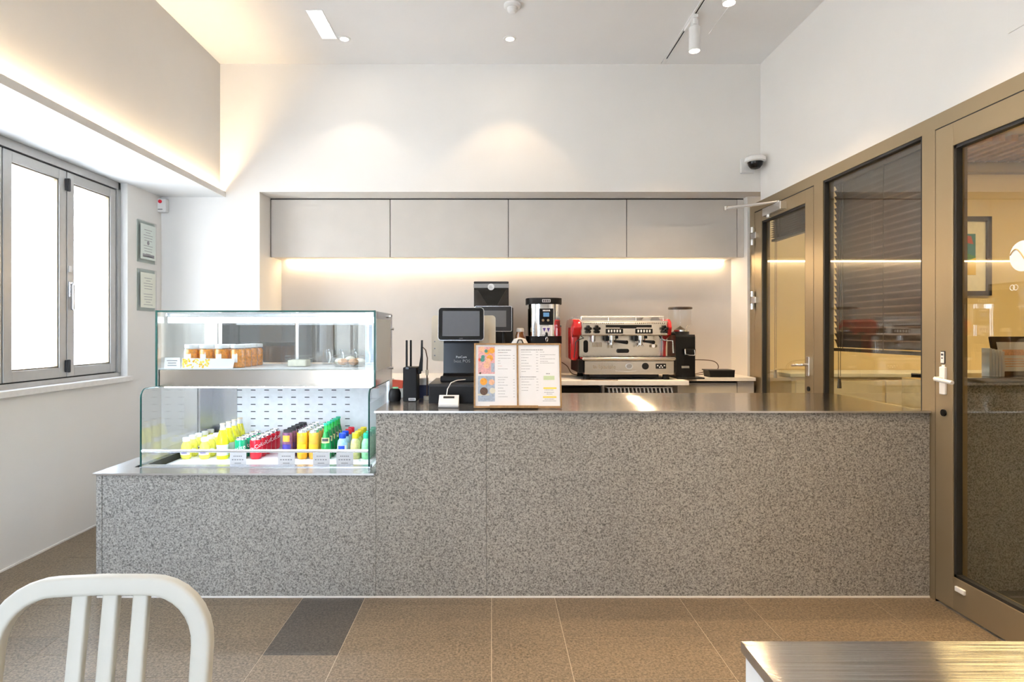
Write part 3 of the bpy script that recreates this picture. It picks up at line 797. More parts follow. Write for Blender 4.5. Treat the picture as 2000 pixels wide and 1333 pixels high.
for z in (.72, .80, .868): r_.tube([(.86, 4.50, z), (1.34, 4.50, z), (1.34, 4.9, z), (.86, 4.9, z)], .004, 6, True)
r_.build('rim', 'white_plastic', rk)
for k in range(17):
    x = .87+k*.029
    MB().tube([(x, 4.50, .868), (x+.012, 4.496, .80), (x, 4.50, .72), (x, 4.9, .72)], .0065, 6).build('wire', 'white_plastic', rk)
sh = thing('base_cabinet', 'open beige base cabinet holding the white wire basket', 'cabinet', (1.14, 4.9, 0))
MB().box(.835, 1.452, 4.62, YN-.003, 0, .71).build('body', 'cabinet', sh)
MB().box(.835, .850, 4.56, YN-.003, .71, ZB-.036).build('side_panel', 'cabinet', sh)
MB().box(1.40, 1.452, 4.56, YN-.003, .71, ZB-.036).build('side_panel', 'cabinet', sh)

# ------------------------------------------------------------------ granite bar counter
D = 2.923
CL, CS, CR, CZ, LZ = -1.906, -.558, 2.1125, .892, .592
ctr = thing('bar_counter', 'long grey granite service counter, its left third lower', 'counter', (.1, 3.3, 0))
BY = 3.78
MB().box(CL+.029, CS-.0008, D, D+.03, .008, LZ).build('front_panel', 'granite_counter', ctr)
MB().box(CS+.0008, -.0258, D, D+.03, .008, CZ).build('front_panel', 'granite_counter', ctr)
MB().box(-.0242, CR, D, D+.03, .008, CZ).build('front_panel', 'granite_counter', ctr)
MB().box(CL, CL+.0265, D-.0005, BY, .008, LZ).build('end_panel', 'granite_counter', ctr)
MB().box(CS, CS+.03, D+.03, BY, LZ-.1, CZ).build('step_panel', 'granite_counter', ctr)
MB().box(CL+.03, CS, D+.031, BY-.02, .0, .50).box(CS+.031, CR, D+.031, BY-.02, 0, CZ-.001).build('carcass', 'cabinet', ctr)
MB().box(CL+.004, CR, D-.003, D+.02, 0, .007).build('base_strip', 'white_trim', ctr)
ct = upright(MB().box(CS-.006, CR+.001, D-.010, BY, CZ, CZ+.009).build('steel_worktop', 'steel_top'), 'steel_plain')
tag(ct, 'brushed steel top of the tall granite counter', 'worktop')
lt = MB()
lt.box(CL-.012, CS-.008, D-.010, 3.045, LZ, LZ+.009).box(CL-.012, -1.80, 3.045, BY, LZ, LZ+.009).box(-.60, CS-.008, 3.045, BY, LZ, LZ+.009)
lo = upright(lt.build('steel_ledge', 'steel_top'), 'steel_plain'); tag(lo, 'steel ledge round the base of the glass display fridge', 'worktop')

# ------------------------------------------------------------------ display fridge
FX0, FX1 = -1.767, -.612
UY, UB = 3.20, 3.735          # upper case front and back
FZ = .563                     # cooler floor
fr_ = thing('display_fridge', 'two-tier glass display fridge set into the low end of the granite counter', 'display fridge', (-1.19, 3.4, .5))
MB().box(FX0-.03, FX1+.01, 3.046, 3.83, .502, FZ-.004).build('base', 'case_steel', fr_)
MB().box(FX0, FX1, 3.10, 3.80, FZ-.004, FZ).build('cooler_floor', 'case_white', fr_)
MB().box(FX0-.002, FX1+.002, 3.046, 3.10, FZ-.004, LZ+.012).build('front_lip', 'case_steel', fr_)
MB().box(FX0-.032, FX0-.012, 3.09, 3.80, FZ-.004, LZ+.010).build('side_channel', 'gasket', fr_)
MB().box(FX0, FX1, 3.802, 3.815, FZ, .99).build('back_panel', 'case_white', fr_)
sl = MB()
for c in range(9):
    for r in range(6):
        x, z = PX(468+c*26.3, 3.80), PZ(762.5+r*14, 3.80)
        sl.box(x-.0145, x+.0145, 3.8003, 3.803, z-.0026, z+.0026)
sl.build('vent_slots', 'print_dark', fr_)['kind'] = 'stuff'
MB().box(FX0, FX0+.018, 3.64, 3.80, FZ, .99).build('inner_post', 'case_steel', fr_)
MB().box(FX1-.018, FX1, 3.64, 3.80, FZ, .99).build('inner_post', 'case_steel', fr_)
MB().box(FX0+.018, PX(463, 3.798), 3.797, 3.802, FZ, .99).build('blank_panel', 'case_steel', fr_)
# curved side panes of the cooler
prof = [(3.64, LZ+.012), (3.048, LZ+.012), (3.048, .952)]
for k in range(1, 7):
    a = k/6*PI/2; prof.append((3.048+.04*(1-math.cos(a)), .952+.04*math.sin(a)))
prof += [(3.64, .992)]
for sx in (FX0, FX1-.008):
    p = MB().prism(prof, 'X', sx+.0005, sx+.0075).build('side_pane', 'case_glass', fr_)
    MB().tube([(sx+.004, y, z) for y, z in prof[1:]], .0042, 6).build('pane_edge', 'glass_edge', p)
MB().tube([(FX0+.008, 3.052, .682), (FX1-.008, 3.052, .682)], .0085, 12).build('front_rail', 'aluminium', fr_, True)
# deck between the tiers
MB().box(FX0+.006, FX1-.006, UY+.002, UB, .992, 1.083, .002).build('deck', 'steel_band', fr_)
MB().box(FX0+.008, FX1-.008, UY+.010, UB-.04, 1.083, 1.087).build('shelf_plate', 'shelf_white', fr_)
MB().box(FX0+.03, FX1-.03, UY+.02, UY+.045, .985, .992).build('cooler_light', 'led_cool', fr_)
# upper case glass
MB().box(FX0+.007, FX1-.007, UY-.006, UY, 1.078, 1.386).build('front_pane', 'case_glass', fr_)
tp = MB().box(FX0, FX1, UY-.006, UB-.06, 1.3875, 1.3945).build('top_pane', 'case_glass', fr_)
MB().box(FX0, FX1, UY-.0085, UY-.006, 1.386, 1.3948).build('pane_edge', 'glass_edge', tp)
lp = MB().box(FX0-.001, FX0+.006, UY-.006, UB, .990, 1.3945).build('left_pane', 'case_glass', fr_)
MB().box(FX0-.002, FX0+.0075, UY-.011, UY-.006, .988, 1.3955).build('pane_edge', 'glass_edge', lp)
rp = MB().box(FX1-.006, FX1+.001, UY-.006, UY+.02, .990, 1.3945).build('right_pane', 'case_glass', fr_)
MB().box(FX1-.0075, FX1+.002, UY-.011, UY-.006, .988, 1.3955).build('pane_edge', 'glass_edge', rp)
sp_ = MB().box(FX1-.006, FX1-.001, UY+.022, UB, .990, 1.392).build('right_side_panel', 'case_steel', fr_)
MB().box(FX1-.001, FX1+.003, UY+.024, 3.655, 1.075, 1.352, .001).build('frosted_inset', 'frosted', sp_)
for yy, zz in ((3.60, 1.372), (3.72, 1.30), (3.70, 1.062)):
    MB().cyl((FX1+.006, yy, zz), .008, .016, 'X', 12).build('fixing_knob', 'chrome', sp_, True)
MB().box(FX0+.02, FX1-.02, UY+.05, UY+.11, 1.362, 1.384, .003).build('light_housing', 'case_steel', fr_)
MB().box(FX0+.03, FX1-.03, UY+.055, UY+.105, 1.330, 1.362).build('display_light', 'led_display', fr_)
for x0, x1 in ((PX(432, 3.72), PX(577, 3.72)), (PX(581, 3.72), FX1-.01)):
    d_ = MB().box(x0, x1, 3.714, 3.720, 1.095, 1.375).build('sliding_door', 'tinted_glass', fr_)
    MB().box(x0-.006, x0+.010, 3.710, 3.726, 1.088, 1.38).build('door_stile', 'aluminium', d_)
MB().box(FX0+.008, PX(426, 3.72), 3.712, 3.722, 1.088, 1.38).build('back_infill', 'case_steel', fr_)
MB().box(FX0, FX1, 3.70, UB, 1.376, 1.386).build('back_header', 'case_steel', fr_)
MB().box(FX1-.02, FX1, 3.705, UB, .992, 1.386).build('back_post', 'case_steel', fr_)
# ------------------------------------------------------------------ things in the fridge
def wrap_text(mb, s, size, r, zc, tilt=0.0, a0=-PI/2):
    ct_, st_ = math.cos(tilt), math.sin(tilt)
    def fn(x, y):
        u, v = x*ct_-y*st_, x*st_+y*ct_
        a = a0 + u/r
        return (r*1.012*math.cos(a), r*1.012*math.sin(a), zc+v)
    return add_text(mb, s, size, fn)
def band(r, z0, z1, a0, a1, n=10):
    m = MB(); v = []
    for k in range(n+1):
        a = a0+(a1-a0)*k/n
        v += [(r*math.cos(a), r*math.sin(a), z0), (r*math.cos(a), r*math.sin(a), z1)]
    m.mesh(v, [(2*k, 2*k+2, 2*k+3, 2*k+1) for k in range(n)]); return m
def proto(name, label, cat, group): return thing(name, label, cat, (0, 0, 0), group=group)
def files(p, xs, y0, n, dy, z, fmt, jit=.0):
    """one file of things going back from the front; fmt takes the ordinal"""
    first = True
    for X_ in xs:
        for k in range(n):
            lab = fmt(X_, k)
            loc = (X_ + random.uniform(-jit, jit), y0+k*dy, z)
            if first: p.location = loc; p['label'] = lab; first = False; o = p
            else: o = dup(p, loc, lab)
            o.rotation_euler = (0, 0, random.uniform(-.12, .12))
def seq(k): return ['front one', 'second', 'third', 'fourth', 'fifth'][k]
FY, DY = 3.437, .074
CX = lambda px: (px-960)*3.437/FPX

# cola cans
p = proto('drink_can', '', 'can', 'drinks in the cooler')
MB().lathe([(0, 0), (.025, .0), (.033, .012), (.033, .104), (.027, .117)], seg=24).build('can_body', 'can_red', p, True, True)
MB().lathe([(.033, .1035), (.0275, .1165), (.027, .121), (.025, .121), (.024, .117), (0, .117)], seg=24).build('lid', 'aluminium', p, True, True)
t_ = MB(); wrap_text(t_, 'Coca-Cola', .030, .033, .066, .35); t_.build('lettering', 'print_white', p, local=True)
files(p, [CX(500)], FY, 5, DY, FZ, lambda X_, k: 'red cola can with white script, ' + seq(k) + ' in its file')
# lime soda cans
p = proto('drink_can', '', 'can', 'drinks in the cooler')
MB().lathe([(0, 0), (.025, .0), (.033, .012), (.033, .104), (.027, .117)], seg=24).build('can_body', 'can_green', p, True, True)
MB().lathe([(.033, .1035), (.0275, .1165), (.027, .121), (.025, .121), (.024, .117), (0, .117)], seg=24).build('lid', 'aluminium', p, True, True)
t_ = MB(); wrap_text(t_, 'Sprite', .036, .033, .062, .25); t_.build('lettering', 'print_white', p, local=True)
files(p, [CX(470.5)], FY, 4, DY, FZ, lambda X_, k: 'green lemon-lime soda can with white lettering, ' + seq(k) + ' in its file')
# slim cans
def slim(name, col, bandcol, px, lab, n, top='aluminium', h=.165):
    p = proto('slim_can', '', 'can', 'drinks in the cooler')
    MB().lathe([(0, 0), (.022, 0), (.029, .01), (.029, h-.018), (.024, h-.006)], seg=22).build('can_body', col, p, True, True)
    MB().lathe([(.029, h-.0185), (.0245, h-.006), (.024, h), (.022, h), (.021, h-.004), (0, h-.004)], seg=22).build('lid', top, p, True, True)
    band(.0295, .055, .085, -PI*.80, -PI*.2).build('label_band', bandcol, p, local=True)
    band(.0294, .100, .135, -PI*.72, -PI*.28).build('fruit_print', 'can_orange_b', p, local=True)
    files(p, [CX(px)], FY, n, .068, FZ, lambda X_, k: lab + ', ' + seq(k) + ' in its file')
slim('grape', 'can_purple', 'can_blue_band', 562, 'slim brown and purple drink can with a dark blue band', 5, 'dark_grey_plastic')
slim('orange', 'can_orange', 'cap_yellow', 590.5, 'slim bright yellow-orange juice can', 5)
slim('orange_b', 'can_orange_b', 'can_orange', 613.5, 'slim deep orange juice can beside the green bottles', 5)
# bulb bottles of lemon tea
p = proto('bulb_bottle', '', 'bottle', 'drinks in the cooler')
MB().lathe([(0, 0), (.022, 0), (.030, .012), (.031, .030), (.028, .055), (.026, .075), (.018, .092), (.016, .10)], seg=22).build('bottle_body', 'lemon', p, True, True)
MB().lathe([(.016, .098), (.020, .099), (.020, .118), (.017, .121), (0, .121)], seg=18).build('cap', 'white_plastic', p, True, True)
band(.0315, .026, .050, -PI*.85, -PI*.15).build('label', 'print_white', p, local=True)
band(.0318, .035, .042, -PI*.65, -PI*.3).build('label_print', 'print_purple', p, local=True)
files(p, [CX(364), CX(400)], FY, 5, DY, FZ, lambda X_, k: 'yellow bulb bottle with white cap, ' + seq(k) + (' in the leftmost file' if X_ < -1.68 else ' in the file beside the cone bottles'))
# conical lemon bottles
p = proto('cone_bottle', '', 'bottle', 'drinks in the cooler')
MB().lathe([(0, 0), (.030, 0), (.032, .008), (.032, .022)], seg=22).build('lemonade_base', 'lemon_deep', p, True, True)
MB().lathe([(.033, .082), (.0345, .092), (.030, .115), (.0165, .165)], seg=22).build('lemonade', 'lemon_deep', p, True, True)
MB().lathe([(.032, .022), (.032, .060), (.033, .082)], seg=22).build('label', 'paper_cream', p, True, True)
MB().lathe([(.0165, .165), (.0135, .180), (.0135, .193)], seg=18).build('neck', 'white_plastic', p, True, True)
MB().lathe([(.0135, .192), (.0155, .192), (.0155, .200), (0, .202)], seg=18).build('cap', 'beige_plastic', p, True, True)
files(p, [CX(435)], FY, 4, .078, FZ, lambda X_, k: 'tall cone-shaped yellow lemonade bottle, ' + seq(k) + ' in its file')
# green sparkling water bottles
p = proto('green_bottle', '', 'bottle', 'drinks in the cooler')
MB().lathe([(0, 0), (.026, 0), (.0295, .008), (.031, .06), (.029, .085), (.021, .125), (.0135, .155)], seg=22).build('bottle_body', 'bottle_green', p, True, True)
MB().lathe([(.0135, .155), (.0115, .178), (.0115, .192)], seg=18).build('neck', 'bottle_green_neck', p, True, True)
MB().lathe([(.0115, .190), (.0145, .190), (.0145, .201), (0, .203)], seg=18).build('cap', 'cap_green', p, True, True)
lb = band(.0285, .092, .122, -PI*.78, -PI*.22).build('label', 'label_badge', p, local=True)
band(.0292, .102, .118, -PI*.70, -PI*.30).build('label_print', 'print_dark', p, local=True)
files(p, [CX(637)], FY, 5, .068, FZ, lambda X_, k: 'green glass sparkling water bottle with round badge, ' + seq(k) + ' in its file')
# small plastic bottles
def small(caps, body, px, lab, n):
    for k in range(n):
        c = caps[min(k, len(caps)-1)]
        y = FY+k*.072
        t = thing('small_bottle', lab(k), 'bottle', (CX(px), y, FZ), group='drinks in the cooler')
        MB().lathe([(0, 0), (.024, 0), (.029, .008), (.029, .085), (.024, .105), (.015, .118)], seg=20).build('bottle_body', body, t, True, True)
        MB().lathe([(.015, .116), (.019, .117), (.019, .142), (.016, .146), (0, .146)], seg=18).build('cap', c, t, True, True)
        band(.0296, .03, .08, -PI*.85, -PI*.15).build('label', 'print_white' if body == 'kid_blue' else body, t, local=True)
        if body == 'kid_blue': band(.0299, .055, .078, -PI*.72, -PI*.3).build('label_print', 'cap_blue', t, local=True)
small(['cap_blue', 'cap_blue', 'cap_red', 'cap_red'], 'kid_blue', 669, lambda k: 'pale blue drink bottle with ' + ('blue' if k < 2 else 'red') + ' cap, ' + seq(k) + ' in its file', 4)
small(['cap_yellow'], 'juice_olive', 694.5, lambda k: 'olive-coloured juice bottle with yellow cap, ' + seq(k) + ' in its file', 4)
small(['cap_green'], 'juice_green', 716, lambda k: 'pale green drink bottle with green cap, ' + seq(k) + ' in its file', 4)

# price cards behind the front rail
cards = [(449, 481, 'below the green soda cans'), (543, 576, 'below the slim purple cans'), (611, 644, 'below the green glass bottles'), (657, 690, 'below the pale blue bottles')]
for a, b, lab in cards:
    y = 3.13
    x0, x1 = PX(a, y), PX(b, y)
    t = thing('price_card', 'white price card standing ' + lab, 'price card', ((x0+x1)/2, y, FZ+.001), group='price cards in the cooler')
    MB().box(x0, x1, y, y+.0012, FZ+.018, FZ+.105).build('card', 'paper', t)
    MB().box(x0+.01, x1-.01, y-.004, y+.012, FZ+.001, FZ+.018, .001).build('stand', 'clear_plastic', t)
    pr = MB()
    for k, w in enumerate((.55, .75, .4)): 
        xm = (x0+x1)/2; h = (x1-x0)*w/2
        for j in range(5): pr.box(xm-h+2*h*j/5, xm-h+2*h*(j+.65)/5, y-.0004, y, FZ+.074-k*.018, FZ+.079-k*.018)
    pr.build('print', 'print_grey', t)

# upper case: jars
ZU = 1.087
p = proto('preserve_jar', '', 'jar', 'citron jars in the display case')
MB().lathe([(0, .002), (.034, .002), (.0375, .010), (.0375, .088), (.033, .100)], seg=24).build('citron_filling', 'citron', p, True, True)
MB().lathe([(0, 0), (.036, 0), (.039, .008), (.039, .092), (.034, .106), (.034, .112)], seg=24).build('jar_glass', 'case_glass', p, True, True)
MB().lathe([(.0355, .107), (.0365, .108), (.0365, .124), (.034, .127), (0, .127)], seg=24).build('lid', 'frosted', p, True, True)
band(.0396, .030, .075, -PI*.66, -PI*.40).build('label', 'print_white', p, local=True)
pxs = [375, 404, 434, 465]
first = True
for i, px in enumerate(pxs):
    for k in range(4 if i == 3 else 2):
        loc = ((px-960)*3.30/FPX, 3.30+k*.085, ZU)
        lab = 'citron preserve jar with white label, ' + seq(k) + ' in the ' + ['leftmost', 'second', 'third', 'rightmost'][i] + ' file of jars'
        if first: p.location = loc; p['label'] = lab; first = False
        else: dup(p, loc, lab)
# card and flyer
y = 3.225
t = thing('price_card', 'white price card at the left end of the upper display shelf', 'price card', (PX(335, y), y, ZU), group=None)
x0, x1 = PX(320, y), PX(352, y)
MB().prism([(x0, ZU), (x1, ZU), (x1-.002, ZU+.058), (x0+.006, ZU+.058)], 'Y', y, y+.0012).build('card', 'paper', t)
pr = MB()
for k, w in enumerate((.7, .55, .6)): pr.box((x0+x1)/2-.04*w, (x0+x1)/2+.04*w, y-.0005, y, ZU+.040-k*.013, ZU+.0445-k*.013)
pr.build('print', 'print_grey', t)
t = thing('flyer_card', 'white flyer with citrus photo in front of the jars', 'flyer', (PX(405, y), y, ZU))
x0, x1 = PX(355, y), PX(459, y)
MB().prism([(x0, ZU), (x1-.012, ZU), (x1, ZU+.052), (x0, ZU+.055)], 'Y', y, y+.0012).build('card', 'paper', t)
rf = random.Random(5); a_ = MB(); b_ = MB()
for k in range(60):
    u = rf.random(); u = u*u*.9
    xx, zz, rr = x0+.008+u*(x1-x0)*.55, ZU+.006+rf.random()*.042, .0035+rf.random()*.003
    (a_ if k % 3 else b_).cyl((xx, y-.0004-.00001*k, zz), rr, .0003, 'Y', 10)
a_.build('citrus_print', 'print_yellow', t); b_.build('citrus_print', 'can_orange', t)
# boxed sandwich and domed pastry tray
yb = 3.36; x0, x1 = PX(556, yb), PX(602, yb)
t = thing('takeaway_box', 'clear lidded food box on the display shelf', 'food box', ((x0+x1)/2, yb+.05, ZU))
MB().prism([(x0+.012, ZU), (x1-.012, ZU), (x1, ZU+.042), (x0, ZU+.042)], 'Y', yb, yb+.10).build('tray', 'clear_plastic', t)
MB().box(x0+.014, x1-.014, yb+.006, yb+.094, ZU+.003, ZU+.038, .004).build('food', 'cream_food', t)
MB().box(x0-.003, x1+.003, yb-.003, yb+.103, ZU+.042, ZU+.064, .008).build('lid', 'clear_plastic', t)
yp = 3.42; xc = PX(684, yp)
t = thing('pastry_tray', 'round clear tray of brown pastries on the display shelf', 'pastry tray', (xc, yp, ZU))
MB().lathe([(0, .002), (.085, .002), (.100, .022), (.112, .026), (.112, .030)], (xc, yp, ZU), 28).build('tray', 'clear_plastic', t, True)
MB().lathe([(.108, .030), (.102, .055), (.085, .066), (0, .070)], (xc, yp, ZU), 28).build('dome_lid', 'clear_plastic', t, True)
for k in range(7):
    a = k*2*PI/6
    r = .058 if k < 6 else 0
    MB().sph((xc+r*math.cos(a), yp+r*math.sin(a), ZU+.028+.012*(k == 6)), .03, (1, 1, .62), 12).build('pastry', 'pastry' if k % 3 else 'cream_food', t, True)
# glass mugs at the back of the shelf
p = proto('glass_mug', '', 'mug', 'glass mugs in the display case')
MB().lathe([(0, .004), (.030, .004), (.034, .09), (.036, .09), (.034, 0), (0, 0)], seg=20).build('mug_body', 'clear_plastic', p, True, True)
MB().tube([(.034+.024*math.sin(a*PI/8), 0, .045+.030*math.cos(a*PI/8)) for a in range(9)], .0045, 8).build('handle', 'frosted', p, True, True)
for i in range(5):
    loc = (PX(640, 3.62)+i*.078, 3.62, ZU)
    lab = 'clear glass mug at the back of the display shelf, ' + ['leftmost', 'second', 'middle', 'fourth', 'rightmost'][i] + ' of five'
    if i == 0: p.location = loc; p['label'] = lab; o = p
    else: o = dup(p, loc, lab)
    o.rotation_euler = (0, 0, -PI/3)
# ------------------------------------------------------------------ things on the front counter
ZT = CZ+.0095
# router
Y0 = 3.284; x0, x1 = PX(787, Y0), PX(814, Y0)
t = thing('wifi_router', 'black upright router with three antennas on the steel counter', 'router', ((x0+x1)/2, Y0+.06, ZT))
MB().box(x0, x1, Y0, Y0+.13, ZT+.002, ZT+.188, .004).build('casing', 'black_plastic', t)
MB().box(x0+.03, x1-.006, Y0-.001, Y0, ZT+.008, ZT+.022).build('sticker', 'print_white', t)
MB().box(x0+.034, x1-.010, Y0-.0015, Y0-.001, ZT+.012, ZT+.018).build('print', 'print_grey', t)
MB().box(x0+.012, x0+.034, Y0-.002, Y0+.02, ZT+.175, ZT+.192, .003).build('antenna_mount', 'black_gloss', t)
for xx, yy, dx in ((x0+.018, Y0+.01, 0), (x0+.030, Y0+.09, .006)):
    MB().box(xx-.0055, xx+.0055, yy, yy+.01, ZT+.185, ZT+.335, .003).build('antenna', 'black_plastic', t)
xa = x1+.012
MB().prism([(xa-.010, ZT+.165), (xa+.014, ZT+.165), (xa+.016, ZT+.22), (xa+.016, ZT+.335), (xa+.006, ZT+.335), (xa+.004, ZT+.25)], 'Y', Y0+.04, Y0+.05).box(x1-.002, xa+.006, Y0+.03, Y0+.06, ZT+.15, ZT+.175, .003).build('antenna', 'black_plastic', t)
# gooseneck cable behind it
yg = 3.40; xg = PX(834, yg)
g = thing('gooseneck_lamp', 'thin brown gooseneck stem rising beside the router', 'gooseneck', (xg, yg, ZT))
MB().tube([(xg, yg, ZT+.02), (xg, yg, PZ(735, yg)), (xg+.002, yg, PZ(700, yg)), (xg-.008, yg, PZ(684, yg)), (xg-.022, yg, PZ(679, yg)), (xg-.034, yg, PZ(682, yg))], .0032, 8).build('stem', 'cable_brown', g, True)
MB().cyl((xg, yg, ZT+.01), .02, .02, 'Z', 16).cyl((xg, yg, PZ(728, yg)), .008, .03, 'Z', 10).build('base', 'beige_plastic', g, True)
# small pouch, red pack, navy box, white bag
yb = 3.33; xb_ = PX(771, yb)
t = thing('card_scanner', 'small black rounded scanner at the left end of the steel counter', 'scanner', (xb_, yb, ZT))
MB().lathe([(0, 0), (.030, 0), (.034, .012), (.034, .045), (.026, .066), (.020, .070), (0, .070)], (xb_, yb, ZT), 24).build('body', 'black_plastic', t, True)
MB().lathe([(.016, .070), (.016, .078), (0, .079)], (xb_+.004, yb, ZT), 16).build('button', 'juice_green', t, True)
yr = 3.50; xr = PX(777, yr)
t = thing('snack_packet', 'orange-red packet behind the black scanner', 'packet', (xr, yr, ZT))
MB().prism([(xr-.030, ZT+.055), (xr+.026, ZT+.045), (xr+.030, ZT+.10), (xr-.030, ZT+.105)], 'Y', yr-.01, yr+.012).build('packet', 'orange_red', t)
MB().box(xr-.034, xr+.034, yr-.02, yr+.025, ZT, ZT+.055, .004).build('tray', 'white_plastic', t)
yn = 3.50; xn = PX(829, yn)
t = thing('desk_box', 'navy box with white lid behind the router', 'box', (xn, yn, ZT))
MB().box(xn-.032, xn+.028, yn-.03, yn+.04, ZT, ZT+.075, .004).build('box', 'navy', t)
MB().box(xn-.033, xn+.020, yn-.031, yn+.041, ZT+.075, ZT+.115, .004).build('lid', 'white_plastic', t)
# cash drawer
Yd = 3.168; xd0 = PX(837, Yd)
t = thing('cash_drawer', 'flat black cash drawer under the payment terminal', 'cash drawer', (xd0+.205, Yd+.2, ZT))
MB().box(xd0, xd0+.41, Yd+.004, Yd+.42, ZT+.004, ZT+.108, .004).build('casing', 'dark_grey_plastic', t)
MB().box(xd0+.006, xd0+.404, Yd, Yd+.006, ZT+.010, ZT+.094, .002).build('drawer_front', 'black_plastic', t)
MB().cyl((xd0+.33, Yd-.002, ZT+.06), .010, .006, 'Y', 14).build('lock', 'chrome', t, True)
ZD = ZT+.1085
# POS pedestal and customer display
Yp = 3.34; px0, px1 = PX(866, Yp), PX(936, Yp)
t = thing('payment_terminal', 'black point-of-sale pedestal with tilted customer screen on the cash drawer', 'POS terminal', ((px0+px1)/2, Yp, ZD))
MB().prism([(Yp-.06, ZD), (Yp+.10, ZD), (Yp+.10, ZD+.05), (Yp+.09, PZ(650, Yp)), (Yp+.02, PZ(650, Yp)), (Yp, ZD+.045), (Yp-.06, ZD+.03)], 'X', px0, px1).build('pedestal', 'black_gloss', t)
MB().box(px0-.012, px1+.03, Yp-.064, Yp-.02, ZD+.0005, ZD+.032, .006).build('foot', 'black_plastic', t)
l1 = MB(); add_text(l1, 'PosCom', .017, lambda x, y: ((px0+px1)/2+x+.0, Yp-.0005+.004, PZ(698, Yp)+y)); l1.build('lettering', 'print_white', t)
l2 = MB(); add_text(l2, 'best POS', .024, lambda x, y: ((px0+px1)/2+x+.004, Yp+.0025, PZ(706, Yp)+y)); l2.build('lettering', 'grey_plastic', t)
scx, scz = PX(900.5, 3.27), PZ(633.5, 3.27)
sw, sh_ = .248, .182
tl = Matrix.Translation((scx, 3.275, scz)) @ Matrix.Rotation(math.radians(-10), 4, 'X')
def rrect(w, h, r, n=5):
    out = []
    for cx_, cz_, a0 in ((w/2-r, h/2-r, 0), (-w/2+r, h/2-r, 1), (-w/2+r, -h/2+r, 2), (w/2-r, -h/2+r, 3)):
        for k in range(n+1):
            a = (a0+k/n)*PI/2; out.append((cx_+r*math.cos(a), cz_+r*math.sin(a)))
    return out
o = MB().prism(rrect(sw, sh_, .018), 'Y', -.004, .028).xf(tl).build('display_casing', 'aluminium', t)
MB().prism(rrect(sw-.006, sh_-.006, .016), 'Y', -.008, -.003).xf(tl).build('display_bezel', 'black_gloss', o)
MB().box(-sw/2+.024, sw/2-.024, -.0086, -.008, -sh_/2+.024, sh_/2-.020).xf(tl).build('display_screen', 'screen', o)
nm = MB(); add_text(nm, 'oasis', .010, lambda x, y: (x, -.0085, -sh_/2+.012+y)); nm.xf(tl).build('lettering', 'grey_plastic', o)
# beige cashier-side unit behind it
Yq = 3.48; q0, q1 = PX(843, Yq), PX(968, Yq)
t = thing('cashier_monitor', 'cream plastic rear shell of the cashier monitor behind the black pedestal', 'monitor', ((q0+q1)/2, Yq+.05, ZD))
MB().prism([(x+(q0+q1)/2, z+PZ(661, Yq)) for x, z in rrect(q1-q0, .262, .02)], 'Y', Yq, Yq+.05).build('rear_shell', 'beige_plastic', t, True, ang=30)
MB().prism([(x+(q0+q1)/2, z+PZ(668, Yq)) for x, z in rrect((q1-q0)*.80, .215, .022)], 'Y', Yq-.022, Yq+.002).build('raised_cover', 'beige_plastic', t, True, ang=30)
MB().box((q0+q1)/2-.06, (q0+q1)/2+.06, Yq+.04, Yq+.07, ZD+.0005, ZD+.16, .004).box((q0+q1)/2-.11, (q0+q1)/2+.11, Yq+.0, Yq+.09, ZD+.0005, ZD+.012, .003).build('stand', 'beige_plastic', t)
for zz in (.03, .07, .11): MB().cyl((q0+.018, Yq-.001, PZ(705, Yq)+zz), .004, .003, 'Y', 10).build('screw', 'grey_plastic', t)
MB().box(q0+.058, q0+.072, Yq-.003, Yq+.001, PZ(698, Yq), PZ(691, Yq)).build('port', 'dark_grey_plastic', t)
# card reader with cable
Yr = 3.03; r0, r1 = PX(856, Yr), PX(895, Yr)
t = thing('card_reader', 'small white wedge card reader with a cable, front of the cash drawer', 'card reader', ((r0+r1)/2, Yr+.04, ZT))
MB().prism([(Yr, ZT+.002), (Yr+.085, ZT+.002), (Yr+.085, ZT+.056), (Yr+.06, ZT+.058), (Yr, ZT+.016)], 'X', r0, r1).build('body', 'white_plastic', t)
MB().box(r0-.001, r1+.001, Yr-.001, Yr+.086, ZT, ZT+.008, .002).build('base', 'grey_plastic', t)
lc = Matrix.Translation(((r0+r1)/2, Yr+.045, ZT+.0485)) @ Matrix.Rotation(math.atan2(.042, .06), 4, 'X')
MB().box(-.028, .028, -.007, .007, -.001, .0012).xf(lc).build('display', 'dark_grey_plastic', t)
xcb = (r0+r1)/2-.015
MB().tube([(xcb, Yr+.08, ZT+.05), (xcb+.004, Yr+.10, ZT+.085), (xcb+.02, Yr+.13, ZT+.115), (xcb+.05, Yr+.18, ZT+.124), (xcb+.09, Yr+.24, ZT+.123)], .0028, 8).build('cable', 'white_plastic', t, True)
# menu in a wooden frame
Ym = 3.0; m0, m1 = PX(925.5, Ym+.02), PX(1096.5, Ym+.02)
mw = m1-m0; mh = .325
t = thing('menu_board', 'open wooden-framed two-page drinks menu leaning on the steel counter', 'menu', ((m0+m1)/2, Ym, ZT+.003), rot=(math.radians(-11), 0, 0))
f = MB(); b = .008
f.box(-mw/2, -mw/2+b, -.006, .010, 0, mh).box(mw/2-b, mw/2, -.006, .010, 0, mh).box(-mw/2, mw/2, -.006, .010, mh-b, mh).box(-mw/2, mw/2, -.006, .010, 0, b+.002).box(-.004, .004, -.006, .010, 0, mh)
f.build('frame', 'wood_frame', t, local=True)
MB().box(-mw/2+.002, mw/2-.002, .004, .010, .002, mh-.002).build('backboard', 'wood_frame', t, local=True)
MB().box(-.14, .10, -.020, .02, -.002, .012, .002).build('ledge', 'wood_frame', t, local=True)
MB().box(-.03, .03, .012, .09, -.004, .02, .002).build('rear_foot', 'wood_frame', t, local=True)
